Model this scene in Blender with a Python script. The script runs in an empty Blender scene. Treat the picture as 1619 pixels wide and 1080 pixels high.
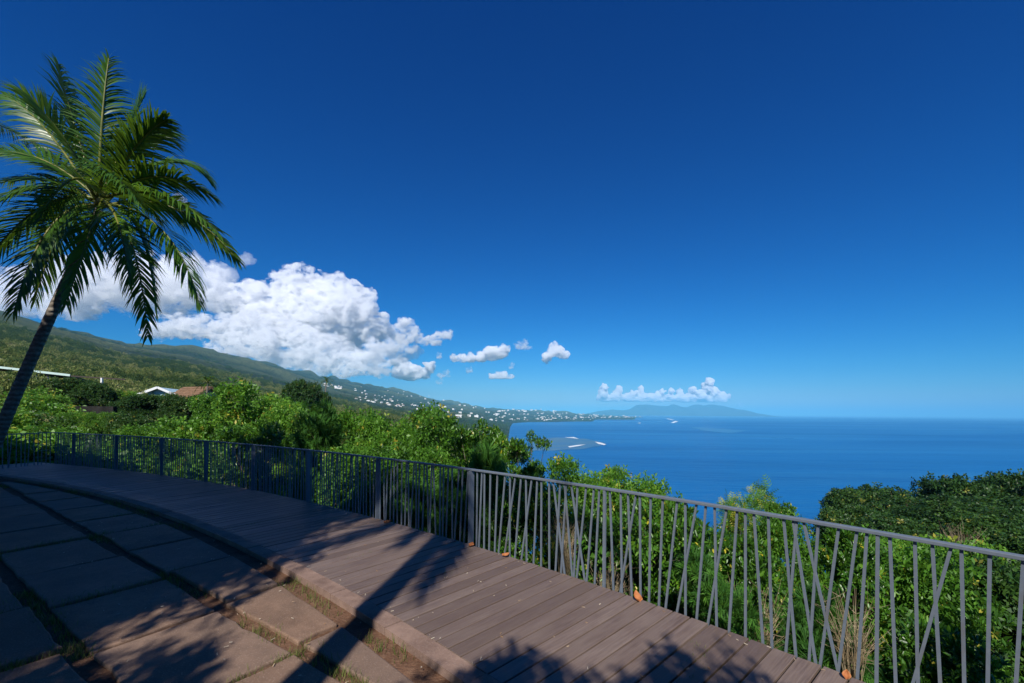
import bpy, bmesh, math, random
import numpy as np
from mathutils import Vector, Matrix, noise as mnoise

rad = math.radians
sc = bpy.context.scene

# ------------------------------------------------------------------ camera
FPX, CX, CY, ROLL, EYE = 675.0, 809.5, 652.1, 0.008, 1.75     # in the photograph's pixels
cam_d = bpy.data.cameras.new('camera')
cam = bpy.data.objects.new('camera', cam_d)
sc.collection.objects.link(cam)
cam_d.sensor_width = 36.0
cam_d.lens = 36.0 * FPX / 1619.0
cam_d.shift_y = (CY - 540.0) / 1619.0
cam_d.clip_start, cam_d.clip_end = 0.05, 250000.0
RV = Vector((math.cos(ROLL), 0, math.sin(ROLL)))
UV = Vector((-math.sin(ROLL), 0, math.cos(ROLL)))
FV = Vector((0, 1, 0))
cam.matrix_world = Matrix(((RV.x, UV.x, 0, 0), (RV.y, UV.y, -1, 0), (RV.z, UV.z, 0, EYE), (0, 0, 0, 1)))
sc.camera = cam

# ------------------------------------------------------------------ sky, sun, exposure
SUN_EL = rad(43)
SUN_AZ = math.atan2(-0.107, -1.0)            # the sun stands behind the viewer, a little to the left
world = bpy.data.worlds.new('World')
sc.world = world
world.use_nodes = True
wn, wl = world.node_tree.nodes, world.node_tree.links
wn.clear()
sky_n = wn.new('ShaderNodeTexSky')
sky_n.sky_type = 'NISHITA'
sky_n.sun_disc = False
sky_n.sun_elevation = SUN_EL
sky_n.sun_rotation = SUN_AZ
sky_n.altitude = 60
sky_n.air_density = 1.0
sky_n.dust_density = 0.15
sky_n.ozone_density = 4.0
# the photograph's sky is deep and saturated: one response per colour channel, the same in every direction
sep = wn.new('ShaderNodeSeparateColor'); cmb = wn.new('ShaderNodeCombineColor')
wl.new(sky_n.outputs[0], sep.inputs[0])
for k, (ref, val, g) in enumerate(((2.37, 0.0085, 3.1), (1.2, 0.034, 1.40), (2.4, 0.205, 1.12))):
    p_ = wn.new('ShaderNodeMath'); p_.operation = 'POWER'; p_.inputs[1].default_value = g; wl.new(sep.outputs[k], p_.inputs[0])
    m_ = wn.new('ShaderNodeMath'); m_.operation = 'MULTIPLY'; m_.inputs[1].default_value = val / ref ** g / 0.08 / 1.23; wl.new(p_.outputs[0], m_.inputs[0]); wl.new(m_.outputs[0], cmb.inputs[k])
bg = wn.new('ShaderNodeBackground'); bg.inputs[1].default_value = 0.08
wo = wn.new('ShaderNodeOutputWorld')
wl.new(cmb.outputs[0], bg.inputs[0]); wl.new(bg.outputs[0], wo.inputs[0])

sun_d = bpy.data.lights.new('sun', 'SUN')
sun_d.energy = 5.0
sun_d.angle = rad(0.53)
sun_d.color = (1.0, 0.95, 0.87)
sun = bpy.data.objects.new('sun', sun_d)
sc.collection.objects.link(sun)
TO_SUN = Vector((math.sin(SUN_AZ) * math.cos(SUN_EL), math.cos(SUN_AZ) * math.cos(SUN_EL), math.sin(SUN_EL)))
sun.rotation_euler = TO_SUN.to_track_quat('Z', 'Y').to_euler()

vs = sc.view_settings
vs.view_transform = 'Standard'; vs.look = 'None'; vs.gamma = 1.0; vs.exposure = 0.3
vs.use_curve_mapping = False
cy = sc.cycles
cy.max_bounces = 16; cy.diffuse_bounces = 3; cy.glossy_bounces = 2; cy.transmission_bounces = 4
cy.transparent_max_bounces = 8; cy.volume_bounces = 14
cy.use_denoising = True
cy.sample_clamp_indirect = 6.0
cy.caustics_reflective = False; cy.caustics_refractive = False

# ------------------------------------------------------------------ helpers
RNG = np.random.default_rng(7)
random.seed(7)


def link(o):
    sc.collection.objects.link(o)
    return o


def tag(o, label=None, cat=None, group=None, kind=None):
    if label: o['label'] = label
    if cat: o['category'] = cat
    if group: o['group'] = group
    if kind: o['kind'] = kind
    return o


def empty(name, loc=(0, 0, 0)):
    o = bpy.data.objects.new(name, None)
    o.location = loc
    o.empty_display_size = 0.3
    return link(o)


def ray(px, py):
    return FV + RV * ((px - CX) / FPX) + UV * ((CY - py) / FPX)


def at(px, py, d):
    """the point d metres deep that the photograph shows at this pixel"""
    return ray(px, py) * d + Vector((0, 0, EYE))


def hz(px):
    return CY + ROLL * (px - CX)


def mesh_quads(name, V, Q, mats=(), tone=None, smooth=False, mat_idx=None):
    me = bpy.data.meshes.new(name)
    V = np.asarray(V, np.float32).reshape(-1, 3); Q = np.asarray(Q, np.int32).reshape(-1, 4)
    me.vertices.add(len(V)); me.vertices.foreach_set('co', V.ravel())
    me.loops.add(Q.size); me.loops.foreach_set('vertex_index', Q.ravel())
    me.polygons.add(len(Q)); me.polygons.foreach_set('loop_start', np.arange(0, Q.size, 4, dtype=np.int32))
    if mat_idx is not None: me.polygons.foreach_set('material_index', np.asarray(mat_idx, np.int32))
    if smooth: me.polygons.foreach_set('use_smooth', np.ones(len(Q), bool))
    me.update(calc_edges=True)
    for m in mats: me.materials.append(m)
    if tone is not None:
        a = me.attributes.new('tone', 'FLOAT', 'FACE'); a.data.foreach_set('value', np.asarray(tone, np.float32))
    return me


class MB:
    """collects simple solids into one mesh"""
    def __init__(s): s.v = []; s.f = []
    def add(s, v, f):
        n = len(s.v); s.v += [tuple(p) for p in v]; s.f += [tuple(i + n for i in q) for q in f]; return s
    def hexa(s, p):      # eight corners: bottom ring, top ring
        return s.add(p, [(0, 3, 2, 1), (4, 5, 6, 7), (0, 1, 5, 4), (1, 2, 6, 5), (2, 3, 7, 6), (3, 0, 4, 7)])
    def box(s, c, d):
        x, y, z = c; a, b, h = d[0] / 2, d[1] / 2, d[2] / 2
        return s.hexa([(x-a, y-b, z-h), (x+a, y-b, z-h), (x+a, y+b, z-h), (x-a, y+b, z-h),
                       (x-a, y-b, z+h), (x+a, y-b, z+h), (x+a, y+b, z+h), (x-a, y+b, z+h)])
    def bar(s, a, b, w, t, ref):
        """a square bar from a to b; w along ref, t across it"""
        a, b = Vector(a), Vector(b); d = (b - a).normalized(); r = Vector(ref); r = (r - d * r.dot(d)).normalized(); q = d.cross(r)
        c = [r * (-w / 2) + q * (-t / 2), r * (w / 2) + q * (-t / 2), r * (w / 2) + q * (t / 2), r * (-w / 2) + q * (t / 2)]
        return s.hexa([a + k for k in c] + [b + k for k in c])
    def tube(s, pts, rads, n=6, cap=True):
        pts = [Vector(p) for p in pts]; m = len(pts); base = len(s.v); u = None
        for i, p in enumerate(pts):
            d = (pts[min(i + 1, m - 1)] - pts[max(i - 1, 0)]).normalized()
            if u is None: u = d.orthogonal().normalized()
            u = (u - d * u.dot(d)).normalized(); w = d.cross(u)
            for k in range(n):
                a = 2 * math.pi * k / n
                s.v.append(tuple(p + (u * math.cos(a) + w * math.sin(a)) * rads[i]))
        for i in range(m - 1):
            for k in range(n):
                a, b = base + i * n + k, base + i * n + (k + 1) % n
                s.f.append((a, b, b + n, a + n))
        if cap:
            s.f.append(tuple(base + k for k in range(n))[::-1]); s.f.append(tuple(base + (m - 1) * n + k for k in range(n)))
        return s
    def prism(s, poly, z0, z1):
        n = len(poly); v = [(x, y, z0) for x, y in poly] + [(x, y, z1) for x, y in poly]
        return s.add(v, [tuple(range(n))[::-1], tuple(range(n, 2 * n))] + [(i, (i + 1) % n, n + (i + 1) % n, n + i) for i in range(n)])
    def mesh(s, name, mat=None, smooth=False):
        me = bpy.data.meshes.new(name); me.from_pydata(s.v, [], s.f); me.update()
        if mat: me.materials.append(mat)
        if smooth: me.polygons.foreach_set('use_smooth', [True] * len(me.polygons))
        return me
    def build(s, name, mat=None, parent=None, smooth=False):
        return obj(name, s.mesh(name, mat, smooth), parent)


def obj(name, me, parent=None):
    o = bpy.data.objects.new(name, me)
    if parent: o.parent = parent
    return link(o)


def vnoise(P, seed=0):
    """smooth value noise in -1..1, many points at once"""
    P = np.asarray(P, float); I = np.floor(P).astype(np.int64); f = P - I; f = f * f * f * (f * (f * 6 - 15) + 10); out = 0
    for dx in (0, 1):
        for dy in (0, 1):
            for dz in (0, 1):
                h = (I[:, 0] + dx) * 374761393 + (I[:, 1] + dy) * 668265263 + (I[:, 2] + dz) * 2147483647 + seed * 1274126177
                h = (h ^ (h >> 13)) * 1274126177 & 0x7fffffff; h = (h ^ (h >> 16)) & 0xffff
                out = out + (h / 32767.5 - 1) * np.where(dx, f[:, 0], 1 - f[:, 0]) * np.where(dy, f[:, 1], 1 - f[:, 1]) * np.where(dz, f[:, 2], 1 - f[:, 2])
    return out


# ------------------------------------------------------------------ materials
class NT:
    def __init__(s, name):
        s.m = bpy.data.materials.new(name); s.m.use_nodes = True; s.t = s.m.node_tree; s.t.nodes.clear()
        s.out = s.n('ShaderNodeOutputMaterial')
    def n(s, ty, **kw):
        x = s.t.nodes.new(ty)
        for k, v in kw.items(): setattr(x, k, v)
        return x
    def l(s, a, b): s.t.links.new(a, b)
    def val(s, sock, v):
        if hasattr(v, 'bl_idname') or hasattr(v, 'is_linked'): s.l(v, sock)
        else: sock.default_value = v
    def pos(s): return s.n('ShaderNodeNewGeometry').outputs['Position']
    def objc(s): return s.n('ShaderNodeTexCoord').outputs['Object']
    def scale(s, vec, sx, sy, sz):
        m = s.n('ShaderNodeMapping'); m.inputs['Scale'].default_value = (sx, sy, sz); s.l(vec, m.inputs[0]); return m.outputs[0]
    def noise(s, vec, scale, detail=4, rough=0.55, dist=0.0):
        x = s.n('ShaderNodeTexNoise'); x.inputs['Scale'].default_value = scale; x.inputs['Detail'].default_value = detail
        x.inputs['Roughness'].default_value = rough; x.inputs['Distortion'].default_value = dist; s.l(vec, x.inputs['Vector']); return x.outputs['Fac']
    def ramp(s, fac, stops):
        r = s.n('ShaderNodeValToRGB'); e = r.color_ramp.elements
        while len(e) < len(stops): e.new(0.5)
        for k, (p, c) in enumerate(stops): e[k].position = p; e[k].color = (*c, 1) if len(c) == 3 else c
        s.l(fac, r.inputs[0]); return r.outputs[0]
    def mix(s, fac, a, b, mode='MIX'):
        x = s.n('ShaderNodeMix', data_type='RGBA', blend_type=mode)
        s.val(x.inputs[0], fac)
        for k, c in ((6, a), (7, b)):
            if isinstance(c, tuple): x.inputs[k].default_value = (*c, 1) if len(c) == 3 else c
            else: s.l(c, x.inputs[k])
        return x.outputs[2]
    def math(s, op, a, b=0.0, c=None, clamp=False):
        x = s.n('ShaderNodeMath', operation=op, use_clamp=clamp); s.val(x.inputs[0], a); s.val(x.inputs[1], b)
        if c is not None: s.val(x.inputs[2], c)
        return x.outputs[0]
    def rng(s, v, a, b, c, d):
        x = s.n('ShaderNodeMapRange'); s.l(v, x.inputs[0])
        for k, q in enumerate((a, b, c, d)): x.inputs[k + 1].default_value = q
        return x.outputs[0]
    def bump(s, h, strength=0.3, dist=0.02):
        b = s.n('ShaderNodeBump'); b.inputs['Strength'].default_value = strength; b.inputs['Distance'].default_value = dist
        s.l(h, b.inputs['Height']); return b.outputs[0]
    def princ(s, col, rough=0.7, spec=0.5, metal=0.0, normal=None, out=True):
        p = s.n('ShaderNodeBsdfPrincipled')
        if isinstance(col, tuple): p.inputs['Base Color'].default_value = (*col, 1)
        else: s.l(col, p.inputs['Base Color'])
        s.val(p.inputs['Roughness'], rough); s.val(p.inputs['Specular IOR Level'], spec); p.inputs['Metallic'].default_value = metal
        if normal is not None: s.l(normal, p.inputs['Normal'])
        if out: s.l(p.outputs[0], s.out.inputs[0])
        return p


def leaf_mat(name, stops, trans=0.35, rough=0.45, spec=0.35, patch=0.25, vary=0.5, rnd=0.18):
    """stops: colours along the leaf's own tone; each plant also shifts a little"""
    t = NT(name)
    a = t.n('ShaderNodeAttribute', attribute_name='tone')
    oi = t.n('ShaderNodeObjectInfo')
    nz = t.noise(t.pos(), patch, 2)
    f = t.math('ADD', a.outputs['Fac'], t.math('MULTIPLY', t.math('SUBTRACT', nz, 0.5), vary))
    f = t.math('ADD', f, t.math('MULTIPLY', t.math('SUBTRACT', oi.outputs['Random'], 0.5), rnd))
    col = t.ramp(f, stops)
    p = t.princ(col, rough, spec, out=False)
    tr = t.n('ShaderNodeBsdfTranslucent'); t.l(t.mix(0.35, col, (0.25, 0.4, 0.02), 'MIX'), tr.inputs[0])
    m = t.n('ShaderNodeMixShader'); m.inputs[0].default_value = trans
    t.l(p.outputs[0], m.inputs[1]); t.l(tr.outputs[0], m.inputs[2]); t.l(m.outputs[0], t.out.inputs[0])
    return t.m


M = {}
M['feather'] = leaf_mat('feathery leaf', [(0.0, (0.035, 0.095, 0.012)), (0.4, (0.09, 0.235, 0.020)), (0.8, (0.17, 0.35, 0.035)), (0.97, (0.45, 0.40, 0.05))], 0.38, rnd=0.42)
M['broad'] = leaf_mat('broad leaf', [(0.0, (0.025, 0.075, 0.01)), (0.5, (0.065, 0.18, 0.014)), (0.85, (0.14, 0.28, 0.02)), (0.98, (0.45, 0.40, 0.03))], 0.3, 0.35, 0.5)
M['needle'] = leaf_mat('needle leaf', [(0.0, (0.025, 0.08, 0.015)), (0.5, (0.06, 0.18, 0.025)), (1.0, (0.12, 0.28, 0.035))], 0.3, 0.6, 0.2)
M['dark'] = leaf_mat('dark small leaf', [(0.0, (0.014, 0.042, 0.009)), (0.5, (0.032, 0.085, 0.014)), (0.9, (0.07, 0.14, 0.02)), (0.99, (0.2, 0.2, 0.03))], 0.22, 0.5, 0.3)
M['scrub'] = leaf_mat('hill scrub leaf', [(0.0, (0.035, 0.07, 0.02)), (0.3, (0.085, 0.13, 0.035)), (0.6, (0.19, 0.215, 0.06)), (0.95, (0.34, 0.33, 0.15))], 0.2, 0.8, 0.1, 0.015, 0.9, 0.55)
M['forest'] = leaf_mat('far forest leaf', [(0.0, (0.022, 0.05, 0.016)), (0.5, (0.05, 0.09, 0.025)), (1.0, (0.10, 0.14, 0.04))], 0.15, 0.8, 0.1, 0.004, 0.8)
M['palm'] = leaf_mat('palm leaflet', [(0.0, (0.03, 0.075, 0.01)), (0.5, (0.06, 0.155, 0.015)), (0.9, (0.13, 0.25, 0.025)), (1.0, (0.24, 0.28, 0.04))], 0.35, 0.30, 0.5)
M['grass'] = leaf_mat('grass blade', [(0.0, (0.05, 0.09, 0.015)), (0.6, (0.12, 0.17, 0.03)), (1.0, (0.3, 0.27, 0.1))], 0.3, 0.6, 0.2)

t = NT('bark'); c = t.objc()
M['bark'] = t.m
nz = t.noise(t.scale(c, 1, 1, 0.25), 9, 5)
t.princ(t.ramp(nz, [(0.3, (0.05, 0.04, 0.03)), (0.7, (0.17, 0.14, 0.11))]), 0.85, 0.2, normal=t.bump(nz, 0.6, 0.03))
t = NT('dry twig'); M['twig'] = t.m
nz = t.noise(t.objc(), 5, 3)
t.princ(t.ramp(nz, [(0.3, (0.20, 0.14, 0.075)), (0.7, (0.42, 0.34, 0.22))]), 0.9, 0.1)
t = NT('palm trunk bark'); M['palm_bark'] = t.m
c = t.objc(); sp = t.n('ShaderNodeSeparateXYZ'); t.l(c, sp.inputs[0])
ring = t.math('SINE', t.math('ADD', t.math('MULTIPLY', sp.outputs[2], 52), t.math('MULTIPLY', t.noise(c, 6, 3), 5)))
nz = t.noise(c, 14, 4)
colr = t.mix(t.rng(ring, -1, 1, 0, 0.6), t.ramp(nz, [(0.3, (0.13, 0.11, 0.09)), (0.7, (0.30, 0.27, 0.23))]), (0.08, 0.065, 0.05))
t.princ(colr, 0.85, 0.2, normal=t.bump(t.math('ADD', ring, nz), 0.5, 0.02))
t = NT('palm stalk'); M['stalk'] = t.m
t.princ(t.ramp(t.noise(t.objc(), 3, 2), [(0.3, (0.07, 0.10, 0.015)), (0.7, (0.19, 0.18, 0.03))]), 0.45, 0.4)

t = NT('weathered deck wood'); M['deck'] = t.m
c = t.objc(); oi = t.n('ShaderNodeObjectInfo')
off = t.n('ShaderNodeVectorMath', operation='ADD'); t.l(c, off.inputs[0])
cmb = t.n('ShaderNodeCombineXYZ'); t.l(t.math('MULTIPLY', oi.outputs['Random'], 90), cmb.inputs[0]); t.l(cmb.outputs[0], off.inputs[1])
gr = t.noise(t.scale(off.outputs[0], 3.0, 60, 60), 1.0, 6, 0.65)
bl = t.noise(t.scale(off.outputs[0], 2.2, 5, 5), 1.0, 4)
col = t.ramp(gr, [(0.25, (0.085, 0.055, 0.041)), (0.5, (0.165, 0.116, 0.092)), (0.75, (0.25, 0.19, 0.16))])
col = t.mix(t.rng(bl, 0.35, 0.7, 0, 0.6), col, (0.22, 0.17, 0.145))
col = t.mix(t.math('MULTIPLY', oi.outputs['Random'], 0.7), col, (0.085, 0.056, 0.042))
fine = t.noise(c, 60, 2)
col = t.mix(t.rng(fine, 0.66, 0.75, 0, 0.35), col, (0.28, 0.22, 0.18))
t.princ(col, t.rng(bl, 0.3, 0.7, 0.42, 0.62), 0.45, normal=t.bump(gr, 0.35, 0.004))

t = NT('paving concrete'); M['slab'] = t.m
c = t.pos(); oi = t.n('ShaderNodeObjectInfo')
n1 = t.noise(c, 1.6, 5, 0.6); n2 = t.noise(c, 90, 2); n3 = t.noise(c, 14, 5, 0.7)
col = t.ramp(n1, [(0.3, (0.14, 0.085, 0.056)), (0.55, (0.22, 0.137, 0.092)), (0.75, (0.28, 0.185, 0.13))])
col = t.mix(t.rng(n3, 0.45, 0.7, 0, 0.7), col, (0.13, 0.082, 0.055))
col = t.mix(t.rng(t.noise(c, 0.55, 4, 0.6), 0.5, 0.62, 0, 0.55), col, (0.11, 0.075, 0.052))
col = t.mix(t.rng(n2, 0.55, 0.72, 0, 0.5), col, (0.40, 0.30, 0.23))
col = t.mix(t.math('MULTIPLY', oi.outputs['Random'], 0.35), col, (0.18, 0.14, 0.12))
t.princ(col, 0.8, 0.3, normal=t.bump(t.math('ADD', n2, n3), 0.4, 0.006))

t = NT('kerb concrete'); M['kerb'] = t.m
c = t.pos(); n1 = t.noise(c, 4, 5, 0.65); n2 = t.noise(c, 70, 2)
col = t.ramp(n1, [(0.3, (0.15, 0.095, 0.075)), (0.7, (0.30, 0.20, 0.155))])
t.princ(t.mix(t.rng(n2, 0.5, 0.75, 0, 0.4), col, (0.33, 0.25, 0.2)), 0.85, 0.25, normal=t.bump(t.math('ADD', n1, n2), 0.5, 0.008))

t = NT('bare soil'); M['soil'] = t.m
c = t.pos(); n1 = t.noise(c, 3, 6, 0.65); n2 = t.noise(c, 45, 4)
col = t.ramp(n1, [(0.3, (0.085, 0.042, 0.025)), (0.7, (0.19, 0.105, 0.065))])
t.princ(t.mix(t.rng(n2, 0.5, 0.7, 0, 0.5), col, (0.26, 0.17, 0.11)), 0.95, 0.15, normal=t.bump(t.math('ADD', n1, n2), 0.8, 0.02))

t = NT('painted steel'); M['steel'] = t.m
c = t.pos(); n1 = t.noise(c, 30, 4); n2 = t.noise(t.scale(c, 1, 1, 0.3), 6, 4, 0.6)
col = t.mix(t.rng(n1, 0.4, 0.7, 0, 0.5), (0.125, 0.15, 0.185), (0.17, 0.195, 0.225))
col = t.mix(t.rng(n2, 0.6, 0.75, 0, 0.55), col, (0.12, 0.085, 0.06))
t.princ(col, 0.5, 0.45, normal=t.bump(n1, 0.25, 0.002))

t = NT('dead leaf'); M['deadleaf'] = t.m
t.princ(t.ramp(t.noise(t.objc(), 20, 3), [(0.3, (0.26, 0.085, 0.03)), (0.7, (0.50, 0.20, 0.07))]), 0.7, 0.3)
t = NT('litter crumbs'); M['crumb'] = t.m
t.princ(t.ramp(t.noise(t.pos(), 3, 1), [(0.4, (0.30, 0.18, 0.09)), (0.6, (0.55, 0.48, 0.38))]), 0.9, 0.1)


def plain(name, col, rough=0.6, spec=0.4, var=0.25, scale=6.0):
    t = NT(name); nz = t.noise(t.pos(), scale, 4, 0.6)
    d = tuple(k * (1 - var) for k in col)
    t.princ(t.ramp(nz, [(0.3, d), (0.7, col)]), rough, spec); return t.m


M['white_wall'] = plain('white wall paint', (0.78, 0.77, 0.74), var=0.12, scale=0.02)
M['cream_wall'] = plain('cream wall paint', (0.62, 0.56, 0.47), var=0.15, scale=0.02)
M['roof_white'] = plain('pale metal roof', (0.80, 0.82, 0.82), 0.4, var=0.1, scale=0.05)
M['roof_blue'] = plain('pale blue metal roof', (0.42, 0.60, 0.66), 0.4, var=0.12, scale=0.4)
M['roof_red'] = plain('rust red roof', (0.30, 0.12, 0.08), 0.7, var=0.2, scale=0.05)
M['roof_grey'] = plain('grey roof', (0.35, 0.36, 0.37), 0.6, var=0.2, scale=0.05)
M['thatch'] = plain('dry thatch', (0.27, 0.165, 0.10), 0.95, 0.1, var=0.55, scale=3.0)
M['pale_roof'] = plain('pale green fascia paint', (0.52, 0.66, 0.60), 0.5, var=0.1)
M['dark_wood'] = plain('dark timber', (0.06, 0.045, 0.035), 0.8, var=0.4)
M['stone_wall'] = plain('dark retaining wall', (0.03, 0.028, 0.026), 0.95, 0.1, var=0.6, scale=1.5)  # near-black base puts the shade under the trees into the wall's colour
M['car_white'] = plain('white car paint', (0.8, 0.8, 0.8), 0.25, 0.5, var=0.05)
M['glass_dark'] = plain('dark window glass', (0.02, 0.025, 0.03), 0.1, 0.5, var=0.2)
M['rubber'] = plain('black tyre rubber', (0.02, 0.02, 0.02), 0.8, 0.2, var=0.2)
M['foam'] = plain('white sea foam', (0.75, 0.78, 0.80), 0.8, 0.2, var=0.25, scale=0.05)

# land: forest, pasture and dry scrub in patches
t = NT('hillside land'); M['land'] = t.m
c = t.pos()
n1 = t.noise(c, 0.006, 6, 0.62); n2 = t.noise(c, 0.0022, 5, 0.6); n3 = t.noise(c, 0.05, 5, 0.7); n4 = t.noise(c, 0.6, 4, 0.7)
col = t.ramp(n1, [(0.36, (0.05, 0.085, 0.03)), (0.46, (0.11, 0.155, 0.045)), (0.55, (0.21, 0.26, 0.08)), (0.66, (0.28, 0.32, 0.11))])
col = t.mix(t.rng(n2, 0.42, 0.58, 0.7, 0.0), col, (0.045, 0.08, 0.03))
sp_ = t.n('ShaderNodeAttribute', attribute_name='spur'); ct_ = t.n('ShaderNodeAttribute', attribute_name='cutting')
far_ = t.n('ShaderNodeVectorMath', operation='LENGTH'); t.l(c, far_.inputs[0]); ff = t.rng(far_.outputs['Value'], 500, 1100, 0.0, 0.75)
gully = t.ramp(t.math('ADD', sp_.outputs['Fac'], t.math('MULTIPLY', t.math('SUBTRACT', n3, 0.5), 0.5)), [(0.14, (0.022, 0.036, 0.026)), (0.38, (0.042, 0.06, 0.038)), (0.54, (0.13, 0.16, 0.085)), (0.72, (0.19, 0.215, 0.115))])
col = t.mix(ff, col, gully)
col = t.mix(t.rng(n3, 0.4, 0.65, 0.0, 0.35), col, (0.03, 0.05, 0.02))
col = t.mix(ct_.outputs['Fac'], col, (0.42, 0.28, 0.16))
col = t.mix(t.rng(n4, 0.4, 0.7, 0.0, 0.3), col, (0.05, 0.045, 0.025))
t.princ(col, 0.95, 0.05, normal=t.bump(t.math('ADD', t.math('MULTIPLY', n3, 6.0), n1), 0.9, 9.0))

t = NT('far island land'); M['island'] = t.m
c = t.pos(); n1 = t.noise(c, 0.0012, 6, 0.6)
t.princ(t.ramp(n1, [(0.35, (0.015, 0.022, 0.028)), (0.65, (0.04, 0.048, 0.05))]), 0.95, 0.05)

# sea
t = NT('sea water'); M['sea'] = t.m
c = t.pos()
w1 = t.noise(t.scale(c, 0.010, 0.035, 1), 1.0, 4, 0.6, 0.3)
w2 = t.noise(t.scale(c, 0.06, 0.16, 1), 1.0, 5, 0.62)
slick = t.noise(t.scale(c, 0.00045, 0.0022, 1), 1.0, 5, 0.55, 0.6)
streak = t.noise(t.scale(c, 0.0012, 0.010, 1), 1.0, 4, 0.6)
col = t.ramp(slick, [(0.3, (0.001, 0.082, 0.265)), (0.6, (0.002, 0.115, 0.33)), (0.75, (0.010, 0.16, 0.39))])
col = t.mix(t.rng(streak, 0.45, 0.7, 0.0, 0.5), col, (0.001, 0.054, 0.19))
wind = t.noise(t.scale(c, 0.0007, 0.0055, 1), 1.0, 6, 0.65, 0.8)
col = t.mix(t.rng(wind, 0.50, 0.66, 0.0, 0.75), col, (0.018, 0.165, 0.37))
t.princ(col, t.rng(slick, 0.35, 0.7, 0.36, 0.26), 0.22, normal=t.bump(t.math('ADD', t.math('MULTIPLY', w1, 2.2), w2), 0.55, 1.6))

t = NT('shallow reef water'); M['reef'] = t.m
c = t.pos(); n1 = t.noise(t.scale(c, 0.012, 0.03, 1), 1.0, 5, 0.6)
t.princ(t.ramp(n1, [(0.3, (0.012, 0.11, 0.26)), (0.5, (0.06, 0.14, 0.22)), (0.75, (0.10, 0.17, 0.21))]), 0.35, 0.3)
t = NT('smooth slick water'); M['slick'] = t.m
n1 = t.noise(t.scale(t.pos(), 0.004, 0.02, 1), 1.0, 4)
t.princ(t.ramp(n1, [(0.3, (0.012, 0.125, 0.29)), (0.7, (0.04, 0.17, 0.32))]), 0.3, 0.25)

# ------------------------------------------------------------------ the terrace edge (arc seen from above)
PX = [-1.587e-06, 7.8599e-05, -0.001487492, 0.00709485, 0.915762513, -14.688085992]
PY = [-8.06e-07, 3.9721e-05, -0.000720505, -0.004045253, -0.34821493, 13.665780306]
_s = np.linspace(0, 24.4, 4001)
_C = np.c_[np.polyval(PX, _s), np.polyval(PY, _s)]
_AL = np.r_[0, np.cumsum(np.hypot(*np.diff(_C, axis=0).T))]
_T = np.gradient(_C, axis=0); _T /= np.linalg.norm(_T, axis=1)[:, None]
_N = np.c_[-_T[:, 1], _T[:, 0]]
LEN = float(_AL[-1])


def edge(s, off=0.0):
    """point of the deck's outer edge at arc length s, off metres outwards; its tangent and outward normal"""
    i = min(max(int(np.searchsorted(_AL, s)), 0), len(_AL) - 1)
    p = _C[i] + _T[i] * (s - _AL[i]) + _N[i] * off
    return Vector((p[0], p[1])), Vector(_T[i]), Vector(_N[i])


# ------------------------------------------------------------------ land shape
SEA = -62.0


def _col(px, pts):
    az = math.atan2(px - CX, FPX); out = []
    for r, v in pts:
        if isinstance(v, str): z = EYE + (hz(px) - float(v)) / FPX * math.cos(az) * r
        else: z = float(v)
        out.append((math.log(r), z))
    return az, out


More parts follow.
